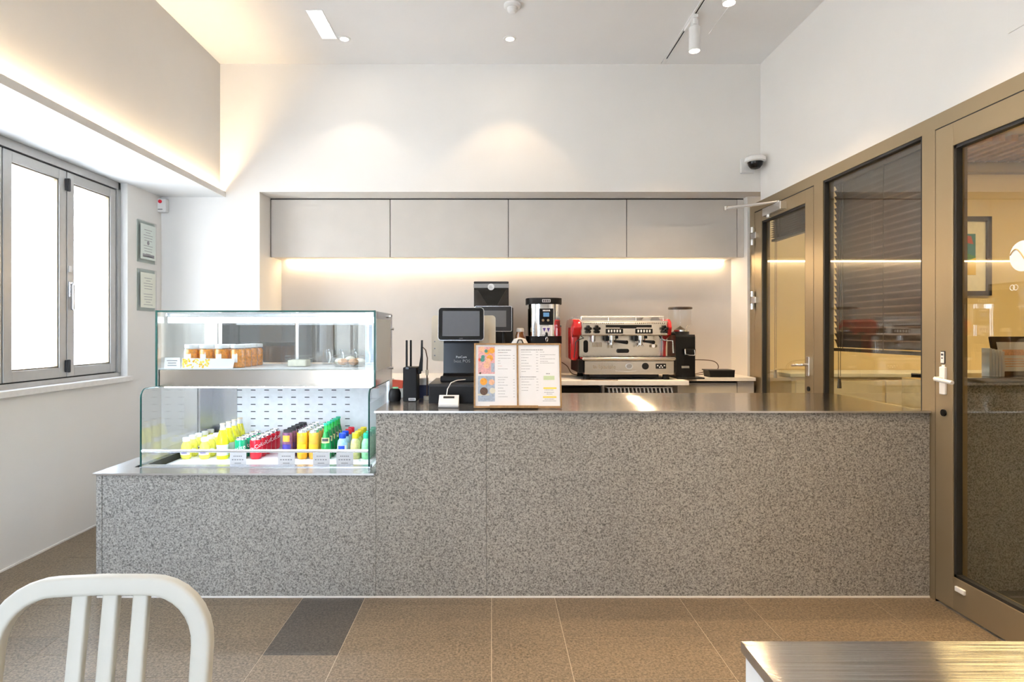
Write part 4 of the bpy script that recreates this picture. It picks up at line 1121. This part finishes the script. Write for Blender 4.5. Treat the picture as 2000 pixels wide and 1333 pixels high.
lpg = MB().box(-mw/2+b, -.004, 0, .004, b, mh-b).build('page', 'paper', t, local=True)
rpg = MB().box(.004, mw/2-b, 0, .004, b, mh-b).build('page', 'paper', t, local=True)
L0 = -mw/2
def U(px): return L0 + (px-52)/1640*mw        # across the page
def V(py): return mh*(1-(py-85)/1150.0)       # up the page
def rect(mb, a, b_, c, d, lay=1): return mb.box(U(a), U(b_), -.0003*lay, .0004, V(d), V(c))
rect(MB(), 130, 445, 145, 632).build('photo', 'fruit_pink', lpg, local=True)
rect(MB(), 130, 445, 668, 1120).build('photo', 'fruit_blue', lpg, local=True)
def disc(mb, px, py, r, sq=1.0, lay=2): return mb.cyl((U(px), -.0003*lay, V(py)), r/1640*mw, .0004, 'Y', 18)
a = MB()
for q in ((390, 215, 55), (350, 350, 62), (300, 240, 50)): disc(a, *q)
disc(a, 235, 770, 68); a.build('fruit_print', 'fruit_orange', lpg, local=True)
a = MB()
for q in ((200, 195, 55), (290, 480, 60), (320, 400, 50), (385, 780, 55)): disc(a, *q, lay=3)
a.build('fruit_print', 'fruit_peach', lpg, local=True)
a = MB()
for q in ((280, 225, 32), (212, 380, 42), (222, 330, 36)): disc(a, *q, lay=4)
a.build('fruit_print', 'fruit_teal', lpg, local=True)
a = MB(); disc(a, 240, 940, 74, lay=3); disc(a, 170, 620, 20, lay=3); a.build('fruit_print', 'fruit_brown', lpg, local=True)
a = MB(); disc(a, 165, 380, 32, lay=3); a.build('fruit_print', 'fruit_red', lpg, local=True)
a = MB(); disc(a, 400, 930, 55, lay=4); rect(a, 130, 345, 985, 1015, 3); a.build('fruit_print', 'cream_food', lpg, local=True)
a = MB(); rect(a, 375, 440, 440, 600, 3); a.build('fruit_print', 'fruit_blue', lpg, local=True)
rl = random.Random(9)
def line(mb, x0, x1, y, h=7):
    x = x0
    while x < x1:
        w = rl.uniform(12, 34); rect(mb, x, min(x+w, x1), y, y+h); x += w+rl.uniform(4, 9)
a = MB()
line(a, 505, 755, 200, 13); line(a, 505, 690, 245, 9)
for yy, x1_ in ((298, 740), (350, 745), (395, 550), (440, 555), (540, 690), (690, 690), (732, 640), (780, 620), (830, 690), (882, 610), (932, 640), (982, 640), (1034, 690)): line(a, 505, x1_, yy)
for yy in (300, 350, 395, 440, 490, 540, 732, 780, 830, 882, 932, 982, 1034): line(a, 790, 820, yy)
a.build('print', 'print_grey', lpg, local=True)
a = MB(); line(a, 505, 600, 246, 9); line(a, 505, 580, 490, 7); a.build('print', 'fruit_pink', lpg, local=True)
a = MB()
line(a, 940, 1360, 195, 14); line(a, 920, 1225, 680, 14)
for yy, x1_ in ((238, 1130), (288, 1150), (338, 1080), (388, 1040), (440, 1090), (490, 1140), (540, 1110), (588, 1030), (722, 1190), (772, 1090), (822, 1130), (872, 1080), (922, 1070)): line(a, 945, x1_, yy); line(a, 1225, 1265, yy)
for yy, x1_ in ((238, 1390), (288, 1590), (318, 1400), (362, 1580), (405, 1450), (435, 1570)): line(a, 1300, x1_, yy)
line(a, 1410, 1480, 622, 16); line(a, 1375, 1545, 915, 8); line(a, 1370, 1550, 955, 10); line(a, 1415, 1520, 985, 8); line(a, 1375, 1550, 1075, 8); line(a, 1340, 1590, 1105, 8)
a.build('print', 'print_grey', rpg, local=True)
a = MB(); rect(a, 1355, 1600, 872, 900); rect(a, 1345, 1595, 1030, 1056); a.build('highlight', 'print_yellow', rpg, local=True)
a = MB(); rect(a, 1360, 1565, 668, 740); a.build('green_panel', 'print_green', rpg, local=True)

# ------------------------------------------------------------------ machines on the back worktop
# bean-to-cup machine
Yc = 4.72; c0, c1 = PX(925, Yc), PX(994, Yc)
t = thing('coffee_machine', 'tall black automatic coffee machine with smoked bean hopper and grey screen', 'coffee machine', ((c0+c1)/2, Yc+.2, ZB))
MB().box(c0+.01, c1+.035, Yc+.06, Yc+.45, ZB+.002, PZ(600, Yc), .008).build('body', 'black_gloss', t)
hz0, hz1 = PZ(599, Yc), PZ(549, Yc)
MB().box(c0, c1, Yc+.05, Yc+.33, hz0, hz1-.05, .006).build('hopper', 'smoked_plastic', t)
MB().prism([(c0+.03, hz1-.06), (c1-.02, hz1-.06), ((c0+c1)/2+.05, hz0+.02), ((c0+c1)/2-.03, hz0+.02)], 'Y', Yc+.09, Yc+.28).build('beans', 'wood_dark', t)
MB().box(c0-.002, c1+.002, Yc+.045, Yc+.335, hz1-.052, hz1-.018, .003).build('hopper_rim', 'grey_plastic', t)
MB().box(c0, c1, Yc+.045, Yc+.335, hz1-.018, hz1, .005).build('hopper_lid', 'dark_grey_plastic', t)
bx_ = PX(959, Yc+.04)
bd = MB().cyl((bx_, Yc+.042, PZ(560, Yc)), .026, .006, 'Y', 28).build('round_badge', 'print_white', t, True)
bl = MB()
for k in range(3): bl.box(bx_-.014, bx_+.014-.004*k, Yc+.0385, Yc+.039, PZ(560, Yc)-.011+k*.008, PZ(560, Yc)-.008+k*.008)
bl.build('print', 'print_grey', bd)
s0, s1 = PX(927, Yc), PX(1000, Yc)
sc_ = MB().prism([(x+(s0+s1)/2, z+(PZ(598, Yc)+PZ(648, Yc))/2) for x, z in rrect(s1-s0, PZ(598, Yc)-PZ(648, Yc), .012)], 'Y', Yc, Yc+.03).build('screen_casing', 'aluminium', t)
MB().prism([(x+(s0+s1)/2, z+(PZ(598, Yc)+PZ(648, Yc))/2) for x, z in rrect(s1-s0-.008, PZ(598, Yc)-PZ(648, Yc)-.008, .010)], 'Y', Yc-.002, Yc+.001).build('bezel', 'dark_grey_plastic', sc_)
MB().box(s0+.04, s1-.045, Yc-.0035, Yc-.002, PZ(639, Yc), PZ(607, Yc)).build('screen', 'screen_grey', sc_)
MB().cyl((PX(984, Yc), Yc+.045, PZ(660, Yc)), .010, .09, 'Z', 12).build('spout', 'black_plastic', t, True)
MB().box(c0+.02, c1+.025, Yc-.02, Yc+.06, ZB+.002, ZB+.05, .004).build('drip_tray', 'dark_grey_plastic', t)
# water boiler
Yw = 4.75; b0, b1 = PX(1034, Yw), PX(1095, Yw); bcx = (b0+b1)/2
zt_, zl, zb0 = PZ(582, Yw), PZ(594, Yw), PZ(657, Yw)
t = thing('water_boiler', 'stainless hot water boiler with black lid, tap and small blue display', 'water boiler', (bcx, Yw+.15, ZB))
def ellip(w, d, n=28, flat=.6): 
    return [(bcx+w/2*math.copysign(abs(math.cos(2*PI*k/n))**flat, math.cos(2*PI*k/n)), Yw+.15+d/2*math.copysign(abs(math.sin(2*PI*k/n))**flat, math.sin(2*PI*k/n))) for k in range(n)]
MB().prism(ellip(.262, .28), 'Z', zb0, zl).build('tank', 'chrome', t, True)
MB().prism(ellip(.286, .30), 'Z', zl, zt_).build('lid', 'black_plastic', t, True)
MB().prism(ellip(.286, .30), 'Z', PZ(672, Yw), zb0).build('lower_collar', 'black_plastic', t, True)
MB().box(bcx-.10, bcx-.05, Yw+.06, Yw+.24, ZB+.001, PZ(672, Yw)).build('leg', 'black_plastic', t)
MB().box(bcx+.05, bcx+.10, Yw+.06, Yw+.24, ZB+.001, PZ(672, Yw)).build('leg', 'black_plastic', t)
MB().box(bcx-.045, bcx+.045, Yw+.05, Yw+.20, ZB+.001, ZB+.20).build('stand_box', 'tan_wood', t)
bd = MB().box(PX(1059, Yw), PX(1075, Yw), Yw-.006, Yw+.001, PZ(591, Yw), PZ(585, Yw), .002).build('badge', 'print_white', t)
for k in range(4): MB().box(PX(1060.5+3.5*k, Yw), PX(1063+3.5*k, Yw), Yw-.007, Yw-.006, PZ(590, Yw), PZ(586, Yw)).build('print', 'print_dark', bd)
pn = MB().box(PX(1053, Yw), PX(1081, Yw), Yw-.004, Yw+.03, PZ(635, Yw), PZ(603, Yw), .004).build('control_panel', 'black_gloss', t)
MB().box(PX(1061, Yw), PX(1072.5, Yw), Yw-.0055, Yw-.004, PZ(619, Yw), PZ(611, Yw)).build('display', 'lcd_blue', pn)
ll = MB()
for k in range(5): ll.box(PX(1060+3*k, Yw), PX(1062.2+3*k, Yw), Yw-.005, Yw-.004, PZ(608.5, Yw), PZ(605.5, Yw))
ll.build('lettering', 'print_white', pn)
for k in (1060.5, 1070.5): MB().cyl((PX(k, Yw), Yw-.006, PZ(626, Yw)), .010, .006, 'Y', 14).build('button', 'champagne', pn, True)
sk = MB().box(PX(1059, Yw), PX(1076, Yw), Yw-.002, Yw+.03, PZ(655, Yw), PZ(638, Yw), .003).build('sticker', 'print_white', t)
for k in (1063, 1071): MB().prism([(PX(k-3, Yw), PZ(641, Yw)), (PX(k+3, Yw), PZ(641, Yw)), (PX(k, Yw), PZ(649, Yw))], 'Y', Yw-.003, Yw-.002).build('print', 'print_purple', sk)
MB().tube([(PX(1067, Yw), Yw+.02, PZ(650, Yw)), (PX(1067, Yw), Yw-.03, PZ(652, Yw)), (PX(1067, Yw), Yw-.045, PZ(668, Yw))], .009, 10).build('tap', 'black_plastic', t, True)
MB().tube([(PX(1067, Yw)+.008*math.cos(a*PI/6), Yw-.05, PZ(663, Yw)+.016*math.sin(a*PI/6)) for a in range(12)], .003, 6, True).build('tap_ring', 'chrome', t, True)
# red tin right of it
yt = 5.13; t = MB().cyl((PX(1088, yt), yt, ZB+.001+.2), .035, .40, 'Z', 20).build('red_canister', 'red_gloss', None, True); tag(t, 'tall red canister just behind the water boiler', 'canister')
MB().cyl((PX(1088, yt), yt, ZB+.408), .036, .014, 'Z', 20).build('canister_lid', 'dark_grey_plastic', t, True)
# syrup bottle and white dome jug
ys = 4.78; xs = PX(1016, ys); 
t = thing('syrup_bottle', 'brown syrup bottle with white cap behind the menu', 'bottle', (xs, ys, ZB))
h = PZ(641, ys)-ZB
MB().lathe([(0, .001), (.036, .001), (.038, .012), (.038, h-.10), (.036, h-.06), (.030, h-.035), (.030, h-.028)], (xs, ys, ZB), 22).build('bottle_body', 'brown_liquid', t, True)
MB().lathe([(.030, h-.030), (.031, h-.028), (.029, h-.006), (.02, h), (0, h)], (xs, ys, ZB), 22).build('cap', 'white_plastic', t, True)
yj_ = 4.60; xj = PX(1015, yj_); hj = PZ(659, yj_)-ZB
t = thing('milk_jug', 'white domed jug with a black arched handle behind the menu', 'jug', (xj, yj_, ZB))
MB().lathe([(0, .001), (.070, .001), (.075, .02), (.074, hj-.11), (.066, hj-.05), (.045, hj-.014), (0, hj)], (xj, yj_, ZB), 28).build('jug_body', 'white_plastic', t, True)
MB().tube([(xj-.022, yj_-.074, ZB+hj-.11), (xj-.024, yj_-.075, ZB+hj-.05), (xj-.012, yj_-.062, ZB+hj-.02), (xj+.012, yj_-.062, ZB+hj-.02), (xj+.024, yj_-.075, ZB+hj-.05), (xj+.022, yj_-.074, ZB+hj-.11)], .005, 8).build('handle', 'black_plastic', t, True)

# espresso machine
YE = 4.60
def EX(px): return PX(px, YE)
def EZ(py): return PZ(py, YE)
t = thing('espresso_machine', 'two-group stainless espresso machine with glossy red side panels', 'espresso machine', (EX(1217), 4.8, ZB))
e0, e1 = EX(1136), EX(1306)
MB().box(e0, e1, YE+.15, YE+.50, EZ(700), EZ(630), .004).build('splash_panel', 'steel_machine', t)
MB().box(e0, e1, YE+.02, YE+.46, EZ(656), EZ(629), .008).build('fascia', 'steel_machine', t)
pf = MB()
for k in range(40):
    x = EX(1140+k*4.05)
    if 1217 < 1140+k*4.05 < 1240: continue
    pf.prism([(x, EZ(632.5)), (x+.009, EZ(632.5)), (x+.0045, EZ(630.3))], 'Y', YE+.0185, YE+.021)
pf.build('vent_teeth', 'black_plastic', t)
MB().box(e0-.004, e1+.004, YE+.03, YE+.50, EZ(629.2), EZ(627), .003).build('cup_tray', 'steel_plain', t)
rl_ = MB().tube([(e0+.01, YE+.10, EZ(618.5)), (e1-.01, YE+.10, EZ(618.5))], .005, 8).tube([(e0+.01, YE+.45, EZ(618.5)), (e1-.01, YE+.45, EZ(618.5))], .005, 8)
for k in range(4):
    x = e0+.012+(e1-e0-.024)*k/3
    rl_.tube([(x, YE+.10, EZ(629)), (x, YE+.10, EZ(618.5))], .004, 6)
rl_.build('cup_rail', 'aluminium', t, True)
MB().box(e0+.01, e1-.01, YE+.44, YE+.455, EZ(628), EZ(616), .002).build('rear_guard', 'steel_plain', t)
for a0_, a1_ in ((1122, 1136), (1278, 1298)):
    MB().prism([(EX(a0_), EZ(629))] + [(EX((a0_+a1_)/2)-math.cos(k*PI/8)*(EX(a1_)-EX(a0_))/2, EZ(629)+.048*math.sin(k*PI/8)) for k in range(1, 8)] + [(EX(a1_), EZ(629))], 'Y', YE+.12, YE+.40).build('cup_guard_end', 'grey_plastic', t)
# red sides: tall rounded plates seen from the front
zr0, zr1 = EZ(705), EZ(623)
side = [(YE+.06, zr1), (YE+.44, zr1+.0), (YE+.50, zr1-.05), (YE+.50, zr0), (YE+.30, zr0), (YE+.18, zr0+.05), (YE+.16, EZ(662)), (YE+.02, EZ(655)), (YE+.0, EZ(640)), (YE+.02, zr1-.02)]
def redside(x0, x1):
    m = MB().prism(side, 'X', x0, x1)
    bmesh.ops.bevel(m.bm, geom=[e for e in m.bm.edges], offset=.008, segments=2, affect='EDGES', profile=.5)
    return m.build('side_panel', 'red_gloss', t, True, ang=50)
redside(EX(1120.5), e0-.001); redside(e1+.001, EX(1313))
MB().box(EX(1119), EX(1134), YE+.10, YE+.44, EZ(706), EZ(636), .018, 4).build('side_cheek', 'red_gloss', t, True)
MB().box(EX(1302), EX(1308), YE+.10, YE+.15, EZ(700), EZ(656), .004).build('side_cheek', 'red_gloss', t, True)
# tray and base
MB().box(EX(1135), EX(1316.5), YE-.06, YE+.42, EZ(704), EZ(697.5), .012, 4).build('drip_tray', 'steel_machine', t, True)
gr_ = MB()
for k in range(24): gr_.box(EX(1145)+k*.0275, EX(1145)+k*.0275+.006, YE-.02, YE+.14, EZ(697.5), EZ(696.9))
gr_.build('tray_grid', 'dark_grey_plastic', t)
MB().box(EX(1140), EX(1313), YE-.045, YE+.40, EZ(731), EZ(705), .003).build('base_panel', 'steel_machine', t)
MB().box(EX(1129), EX(1140)-.001, YE-.02, YE+.42, EZ(729), EZ(703), .008).box(EX(1313)+.001, EX(1320), YE-.02, YE+.42, EZ(729), EZ(703), .008).build('base_cheek', 'black_plastic', t)
for xx in (1140, 1294):
    for yy in (YE+.0, YE+.34): MB().cyl((EX(xx+6), yy, (ZB+EZ(731))/2), .028, EZ(731)-ZB-.001, 'Z', 16, .022).build('foot', 'black_plastic', t, True)
MB().box(EX(1150), EX(1290), YE+.05, YE+.3, ZB+.012, EZ(731)).build('under_tray', 'dark_grey_plastic', t)
lt_ = MB(); add_text(lt_, 'la Spaziale', .042, lambda x, y: (EX(1178)+x, YE-.0455, EZ(716.5)+y)); lt_.build('lettering', 'champagne', t)
def facedisc(px, py, r, yy, mname, nm, parent, th=.006, sx=1.0): 
    m = MB().cyl((0, 0, 0), r, th, 'Y', 24)
    m.xf(Matrix.Translation((EX(px), yy, EZ(py))) @ Matrix.Diagonal((sx, 1, 1, 1)))
    return m.build(nm, mname, parent, True)
g1 = facedisc(1226, 715, .022, YE-.046, 'chrome', 'oval_badge', t, sx=1.25); facedisc(1226, 715, .017, YE-.050, 'grey_plastic', 'badge_face', g1, sx=1.25)
facedisc(1257.5, 715, .025, YE-.048, 'black_gloss', 'gauge', t)
sp2 = MB().box(EX(1277.5), EX(1297.5), YE-.049, YE-.044, EZ(720), EZ(710), .003).build('switch_plate', 'black_plastic', t)
for k, (dx, dz) in enumerate(((1281, 714), (1285, 717), (1287.5, 714), (1290, 717), (1294, 714))):
    facedisc(dx, dz, .005, YE-.050, 'print_white', 'switch', sp2, .004)
MB().tube([(EX(1200), YE-.0455, EZ(724)), (EX(1225), YE-.0455, EZ(726)), (EX(1240), YE-.0455, EZ(723.5))], .002, 6).build('scroll_mark', 'chrome', t)
# fascia details
MB().box(EX(1184), EX(1274), YE+.016, YE+.021, EZ(640), EZ(635), .002).box(EX(1212), EX(1244), YE+.016, YE+.021, EZ(642), EZ(639.5), .001).build('status_bar', 'black_gloss', t)
for a0_ in (1184, 1242):
    bp = MB().box(EX(a0_), EX(a0_+34), YE+.013, YE+.021, EZ(652), EZ(642.5), .006).build('button_pad', 'black_plastic', t)
    for k in range(5): MB().box(EX(a0_+4+k*5.6), EX(a0_+7+k*5.6), YE+.010, YE+.0135, EZ(649.5), EZ(644.5), .001).build('button', 'print_white', bp)
for px_ in (1149, 1166, 1298):
    kb = MB().cyl((EX(px_), YE+.01, EZ(644)), .010, .03, 'Y', 14)
    for k in range(5):
        a = k*2*PI/5+PI/2; kb.sph((EX(px_)+.017*math.cos(a), YE-.008, EZ(644)+.022*math.sin(a)), .0115, (1, 1, 1), 10)
    kb.sph((EX(px_), YE-.008, EZ(644)), .014, (1, 1, 1), 12)
    kb.build('steam_knob', 'black_plastic', t, True)
# group heads and portafilters
for px_, dd in ((1198.5, 1), (1256, 1)):
    gh = MB().cyl((EX(px_), YE+.085, EZ(659.5)), .038, .040, 'Z', 22).cyl((EX(px_), YE+.085, EZ(664.5)), .033, .026, 'Z', 22, .036).build('group_head', 'chrome', t, True)
    MB().box(EX(px_)-.05, EX(px_)-.032, YE+.05, YE+.12, EZ(667), EZ(656.5), .004).box(EX(px_)+.032, EX(px_)+.046, YE+.05, YE+.12, EZ(662), EZ(656.5), .004).build('bracket', 'black_plastic', gh)
    pfz = EZ(667.5)
    pf_ = MB().cyl((EX(px_), YE+.085, pfz), .034, .022, 'Z', 22, .036).cyl((EX(px_), YE+.085, pfz-.018), .016, .02, 'Z', 16).build('portafilter', 'chrome', t, True)
    if px_ < 1230: MB().cyl((EX(px_), YE+.085, pfz-.036), .008, .03, 'Z', 12).build('spout', 'champagne', pf_, True)
    else: MB().tube([(EX(px_)-.022, YE+.085, pfz-.040), (EX(px_)-.012, YE+.085, pfz-.024), (EX(px_)+.012, YE+.085, pfz-.024), (EX(px_)+.022, YE+.085, pfz-.040)], .007, 8).build('spout', 'chrome', pf_, True)
    MB().tube([(EX(px_)+.03, YE+.06, pfz), (EX(px_)+.055, YE+.02, pfz-.002), (EX(px_)+.095*(1 if px_ < 1230 else .75), YE-.03, pfz-.006)], [.009, .012, .015], 10).build('handle', 'black_plastic', pf_, True)
# wands, sight glass, lights, badges on the splash panel
yp_ = YE+.146
MB().prism([(x+EX(1150), z+EZ(678)) for x, z in rrect(.036, .098, .017)], 'Y', yp_, yp_+.006).build('sight_glass', 'black_gloss', t)
MB().prism([(x+EX(1224.5), z+EZ(687)) for x, z in rrect(.10, .032, .015)], 'Y', yp_, yp_+.006).build('nameplate', 'black_gloss', t)
bs = MB().prism([(x+EX(1286), z+EZ(677)) for x, z in rrect(.062, .022, .0105)], 'Y', yp_, yp_+.005).build('oval_badge', 'champagne', t)
facedisc(1286, 677, .014, yp_-.001, 'chrome', 'badge_face', bs, .004)
sl_ = MB()
for k in range(7): sl_.box(EX(1163+k*3), EX(1164.4+k*3), yp_, yp_+.006, EZ(679), EZ(670))
sl_.build('vent_slits', 'champagne', t)
MB().tube([(EX(1136), YE+.06, EZ(656)), (EX(1141), YE+.03, EZ(661)), (EX(1130), YE+.0, EZ(664)), (EX(1124), YE-.02, EZ(668)), (EX(1120), YE-.03, EZ(699))], .0035, 10).build('steam_wand', 'dark_grey_plastic', t, True)
MB().cyl((EX(1162.5), YE+.09, EZ(661)), .016, .05, 'Z', 14).cyl((EX(1162.5), YE+.09, EZ(666.5)), .010, .02, 'Z', 12).build('water_spout', 'chrome', t, True)
MB().tube([(EX(1292), YE+.07, EZ(655)), (EX(1294), YE+.04, EZ(663)), (EX(1303), YE+.0, EZ(666)), (EX(1313), YE-.01, EZ(666)), (EX(1313.5), YE-.02, EZ(690))], .0055, 10).build('steam_wand', 'chrome', t, True)

# grinder
YG = 4.66
gx0, gx1 = PX(1321, YG), PX(1359.5, YG); gc = (gx0+gx1)/2
t = thing('coffee_grinder', 'black coffee grinder with clear cylindrical hopper right of the espresso machine', 'coffee grinder', (gc, YG+.1, ZB))
zg0, zg1 = PZ(735, YG), PZ(654, YG)
MB().prism([(YG+.02, ZB+.012), (YG+.24, ZB+.012), (YG+.24, zg1), (YG+.03, zg1), (YG+.02, zg1-.02)], 'X', gx0, gx1).build('body', 'black_gloss', t)
MB().box(gx0-.006, gx1+.05, YG-.05, YG+.26, ZB+.001, ZB+.013, .003).build('base_tray', 'black_plastic', t)
MB().cyl((gc, YG+.13, zg1+.012), .062, .024, 'Z', 24).build('collar', 'dark_grey_plastic', t, True)
MB().cyl((gc, YG+.13, zg1+.030), .055, .012, 'Z', 24).build('adjustment_ring', 'aluminium', t, True)
hzt = PZ(602, YG)
hp_ = MB().lathe([(.055, zg1+.036-zg1), (.060, .045), (.090, .075), (.090, hzt-zg1)], (gc-.006, YG+.13, zg1), 32).build('hopper', 'clear_plastic', t, True)
MB().lathe([(0, .012), (.088, .012), (.093, .008), (.093, -.004), (.088, -.004)], (gc-.006, YG+.13, hzt), 32).build('hopper_lid', 'wood_dark', t, True)
MB().lathe([(0, .07), (.012, .06), (.035, .045), (.045, .038)], (gc-.006, YG+.13, zg1), 20).build('beans', 'wood_dark', t, True)
MB().box(gc-.012, gc+.072, YG-.005, YG+.02, PZ(694, YG), PZ(682, YG), .004).build('dosing_fork', 'black_plastic', t)
MB().tube([(gc-.012, YG-.01, PZ(682, YG)), (gc-.012, YG-.02, PZ(692, YG)), (gc+.01, YG-.05, PZ(694, YG)), (gc+.045, YG-.05, PZ(694, YG)), (gc+.060, YG-.02, PZ(692, YG)), (gc+.060, YG-.01, PZ(684, YG))], .0045, 8).build('fork_wire', 'chrome', t, True)
MB().sph((gc+.022, YG+.012, PZ(686, YG)), .010, (1, .6, 1), 12).build('spout', 'chrome', t, True)
MB().box(gc-.03, gc+.03, YG+.018, YG+.021, PZ(720, YG), PZ(715.5, YG), .001).build('nameplate', 'grey_plastic', t)
MB().cyl((PX(1316, YG), YG+.06, PZ(652, YG)), .012, .05, 'X', 12).build('side_lever', 'black_plastic', t, True)
# black puck box and cables
yk = 4.80; k0, k1 = PX(1386, yk), PX(1436, yk)
kb = thing('knock_box', 'shallow black knock box on the shallow cream worktop', 'knock box', ((k0+k1)/2, yk+.06, ZB))
MB().prism([(k0+.008, ZB), (k1-.004, ZB), (k1, ZB+.052), (k0, ZB+.052)], 'Y', yk+.006, yk+.15).build('box', 'black_plastic', kb)
MB().box(k0-.01, k1+.001, yk+.004, yk+.153, ZB+.050, ZB+.058, .002).build('rim', 'dark_grey_plastic', kb)
def cable(label, pts, r=.0035):
    def cr(p, n=6):
        out = []
        for i in range(len(p)-1):
            a, b_, c, d = [Vector(p[max(0, min(len(p)-1, i+j))]) for j in (-1, 0, 1, 2)]
            for s in range(n):
                u = s/n
                out.append(.5*((2*b_)+(-a+c)*u+(2*a-5*b_+4*c-d)*u*u+(-a+3*b_-3*c+d)*u**3))
        out.append(Vector(p[-1])); return out
    o = MB().tube(cr(pts), r, 8).build('power_cable', 'cable_brown', None, True)
    return tag(o, label, 'cable')
ZK = ZB+.004
cable('brown power cable looping beside the coffee grinder', [(gx1+.01, 4.93, PZ(703, 4.93)), (1.80, 4.95, PZ(705, 4.95)), (1.86, 4.97, PZ(718, 4.97)), (1.80, 4.98, ZK+.02), (1.66, 4.99, ZK), (1.62, 5.02, ZK), (1.72, 5.05, ZK+.01), (1.86, 5.05, PZ(722, 5.05)), (1.97, 5.03, PZ(728, 5.03)), (2.0, 5.02, ZK)])
cable('dark cable running from the boiler down to the espresso machine', [(PX(1097, 5.0), 5.0, PZ(708, 5.0)), (PX(1108, 5.0), 5.0, PZ(716, 5.0)), (PX(1118, 5.02), 5.02, ZK+.01), (PX(1140, 5.05), 5.05, ZK)])
cable('dark flat cable lying under the espresso machine', [(EX(1132), 4.52, ZK), (EX(1160), 4.50, ZK), (EX(1185), 4.49, ZK), (EX(1200), 4.475, ZK)], .003)

# ------------------------------------------------------------------ foreground: steel table and white chair
TZ = .745
t = thing('steel_table', 'white box table with brushed steel top in the right foreground', 'table', (1.0, .72, 0))
tx0, ty1 = .432, 1.05
upright(MB().box(tx0, 1.65, .30, ty1, TZ-.018, TZ).build('table_top', 'steel_table', t), 'steel_plain')
MB().box(tx0+.006, tx0+.030, .306, ty1-.006, 0, TZ-.018).build('side_panel', 'white_plastic', t)
MB().box(1.62, 1.644, .306, ty1-.006, 0, TZ-.018).build('side_panel', 'white_plastic', t)
MB().box(tx0+.030, 1.62, ty1-.10, ty1-.08, .25, TZ-.018).build('rear_panel', 'white_plastic', t)

ch = thing('cafe_chair', 'white metal slat-back chair in the left foreground', 'chair', (-.682, .888, 0), rotz=math.radians(3))
# local frame: x across, +y to the back of the chair (away from the viewpoint); seat towards the viewpoint
W2, HT, RC = .179, .828, .10
rec = math.radians(9)
def bk(x, z):  # point on the reclined back plane
    return (x, .135+(z-.45)*math.tan(rec), z)
path = []
path += [(-W2, .44), (-W2, .60), (-W2, HT-RC)]
for k in range(1, 9):
    a = PI - k/8*PI/2; path.append((-W2+RC+RC*math.cos(a), HT-RC+RC*math.sin(a)))
path += [(0, HT+.002)]
for k in range(0, 9):
    a = PI/2 - k/8*PI/2; path.append((W2-RC+RC*math.cos(a), HT-RC+RC*math.sin(a)))
path += [(W2, .60), (W2, .44)]
def frame_sweep(pts, half_w, half_d, rb=.006):
    mb = MB(); prof = []
    for cx_, cy_, a0 in ((half_w-rb, half_d-rb, 0), (-half_w+rb, half_d-rb, 1), (-half_w+rb, -half_d+rb, 2), (half_w-rb, -half_d+rb, 3)):
        for k in range(4):
            a = (a0+k/3)*PI/2; prof.append((cx_+rb*math.cos(a), cy_+rb*math.sin(a)))
    n = len(pts); rings = []
    dn = Vector((0, math.cos(rec), -math.sin(rec)))
    for i in range(n):
        p0 = Vector(bk(*pts[max(i-1, 0)])); p1 = Vector(bk(*pts[min(i+1, n-1)])); c = Vector(bk(*pts[i]))
        tt = (p1-p0).normalized(); s = tt.cross(dn).normalized()
        rings.append([mb.bm.verts.new(c+s*u+dn*v) for u, v in prof])
    for a, b_ in zip(rings, rings[1:]):
        for k in range(len(prof)): mb.bm.faces.new((a[k], a[(k+1) % len(prof)], b_[(k+1) % len(prof)], b_[k]))
    mb.bm.faces.new(rings[0]); mb.bm.faces.new(rings[-1][::-1])
    return mb
frame_sweep(path, .0168, .0135).build('back_frame', 'chair_white', ch, True, True, 50)
for xx in (-.036, .016, .068):
    frame_sweep([(xx, .47), (xx, HT-.012)], .0135, .0085, .004).build('back_slat', 'chair_white', ch, True, True, 50)
frame_sweep([(-W2, .475), (W2, .475)], .016, .011).build('lower_rail', 'chair_white', ch, True, True, 50)
s = MB().box(-.205, .205, -.27, .135, .435, .458, .010, 3); s.build('seat', 'chair_white', ch, True, True, 50)
for sx in (-1, 1):
    MB().tube([(sx*.195, .125, .45), (sx*.198, .15, .25), (sx*.205, .20, .0)], [.016, .015, .013], 12).build('leg', 'chair_white', ch, True, True)
    MB().tube([(sx*.19, -.25, .44), (sx*.20, -.255, .2), (sx*.205, -.26, 0)], [.016, .015, .013], 12).build('leg', 'chair_white', ch, True, True)
    MB().tube([(sx*.198, .16, .22), (sx*.20, -.255, .20)], .009, 10).build('stretcher', 'chair_white', ch, True, True)
MB().tube([(-.2, -.255, .20), (.2, -.255, .20)], .009, 10).build('stretcher', 'chair_white', ch, True, True)

# daylight portals in the window openings
def portal(name, loc, rot, sx, sy):
    d = bpy.data.lights.new(name, 'AREA'); d.shape = 'RECTANGLE'; d.size = sx; d.size_y = sy
    d.cycles.is_portal = True
    o = bpy.data.objects.new(name, d); COL.objects.link(o); o.location = loc; o.rotation_euler = rot
portal('window_portal', (WX-.09, (WY0+WY1)/2, (WZ0+ZS)/2), (0, -PI/2, 0), ZS-WZ0, WY1-WY0)
portal('shopfront_portal', ((SX0+SX1)/2, YF-.12, 1.25), (PI/2, 0, 0), SX1-SX0, 2.5)
# flat print and tiny repeated marks too small to pick apart
for o in bpy.data.objects:
    if o.parent is not None and o.type == 'MESH' and o.name.split('.')[0] in ('print', 'fruit_print', 'citrus_print', 'lettering', 'vent_teeth', 'vent_slits', 'tray_grid', 'highlight', 'ring_sticker'):
        o['kind'] = 'stuff'
bpy.context.view_layer.update()
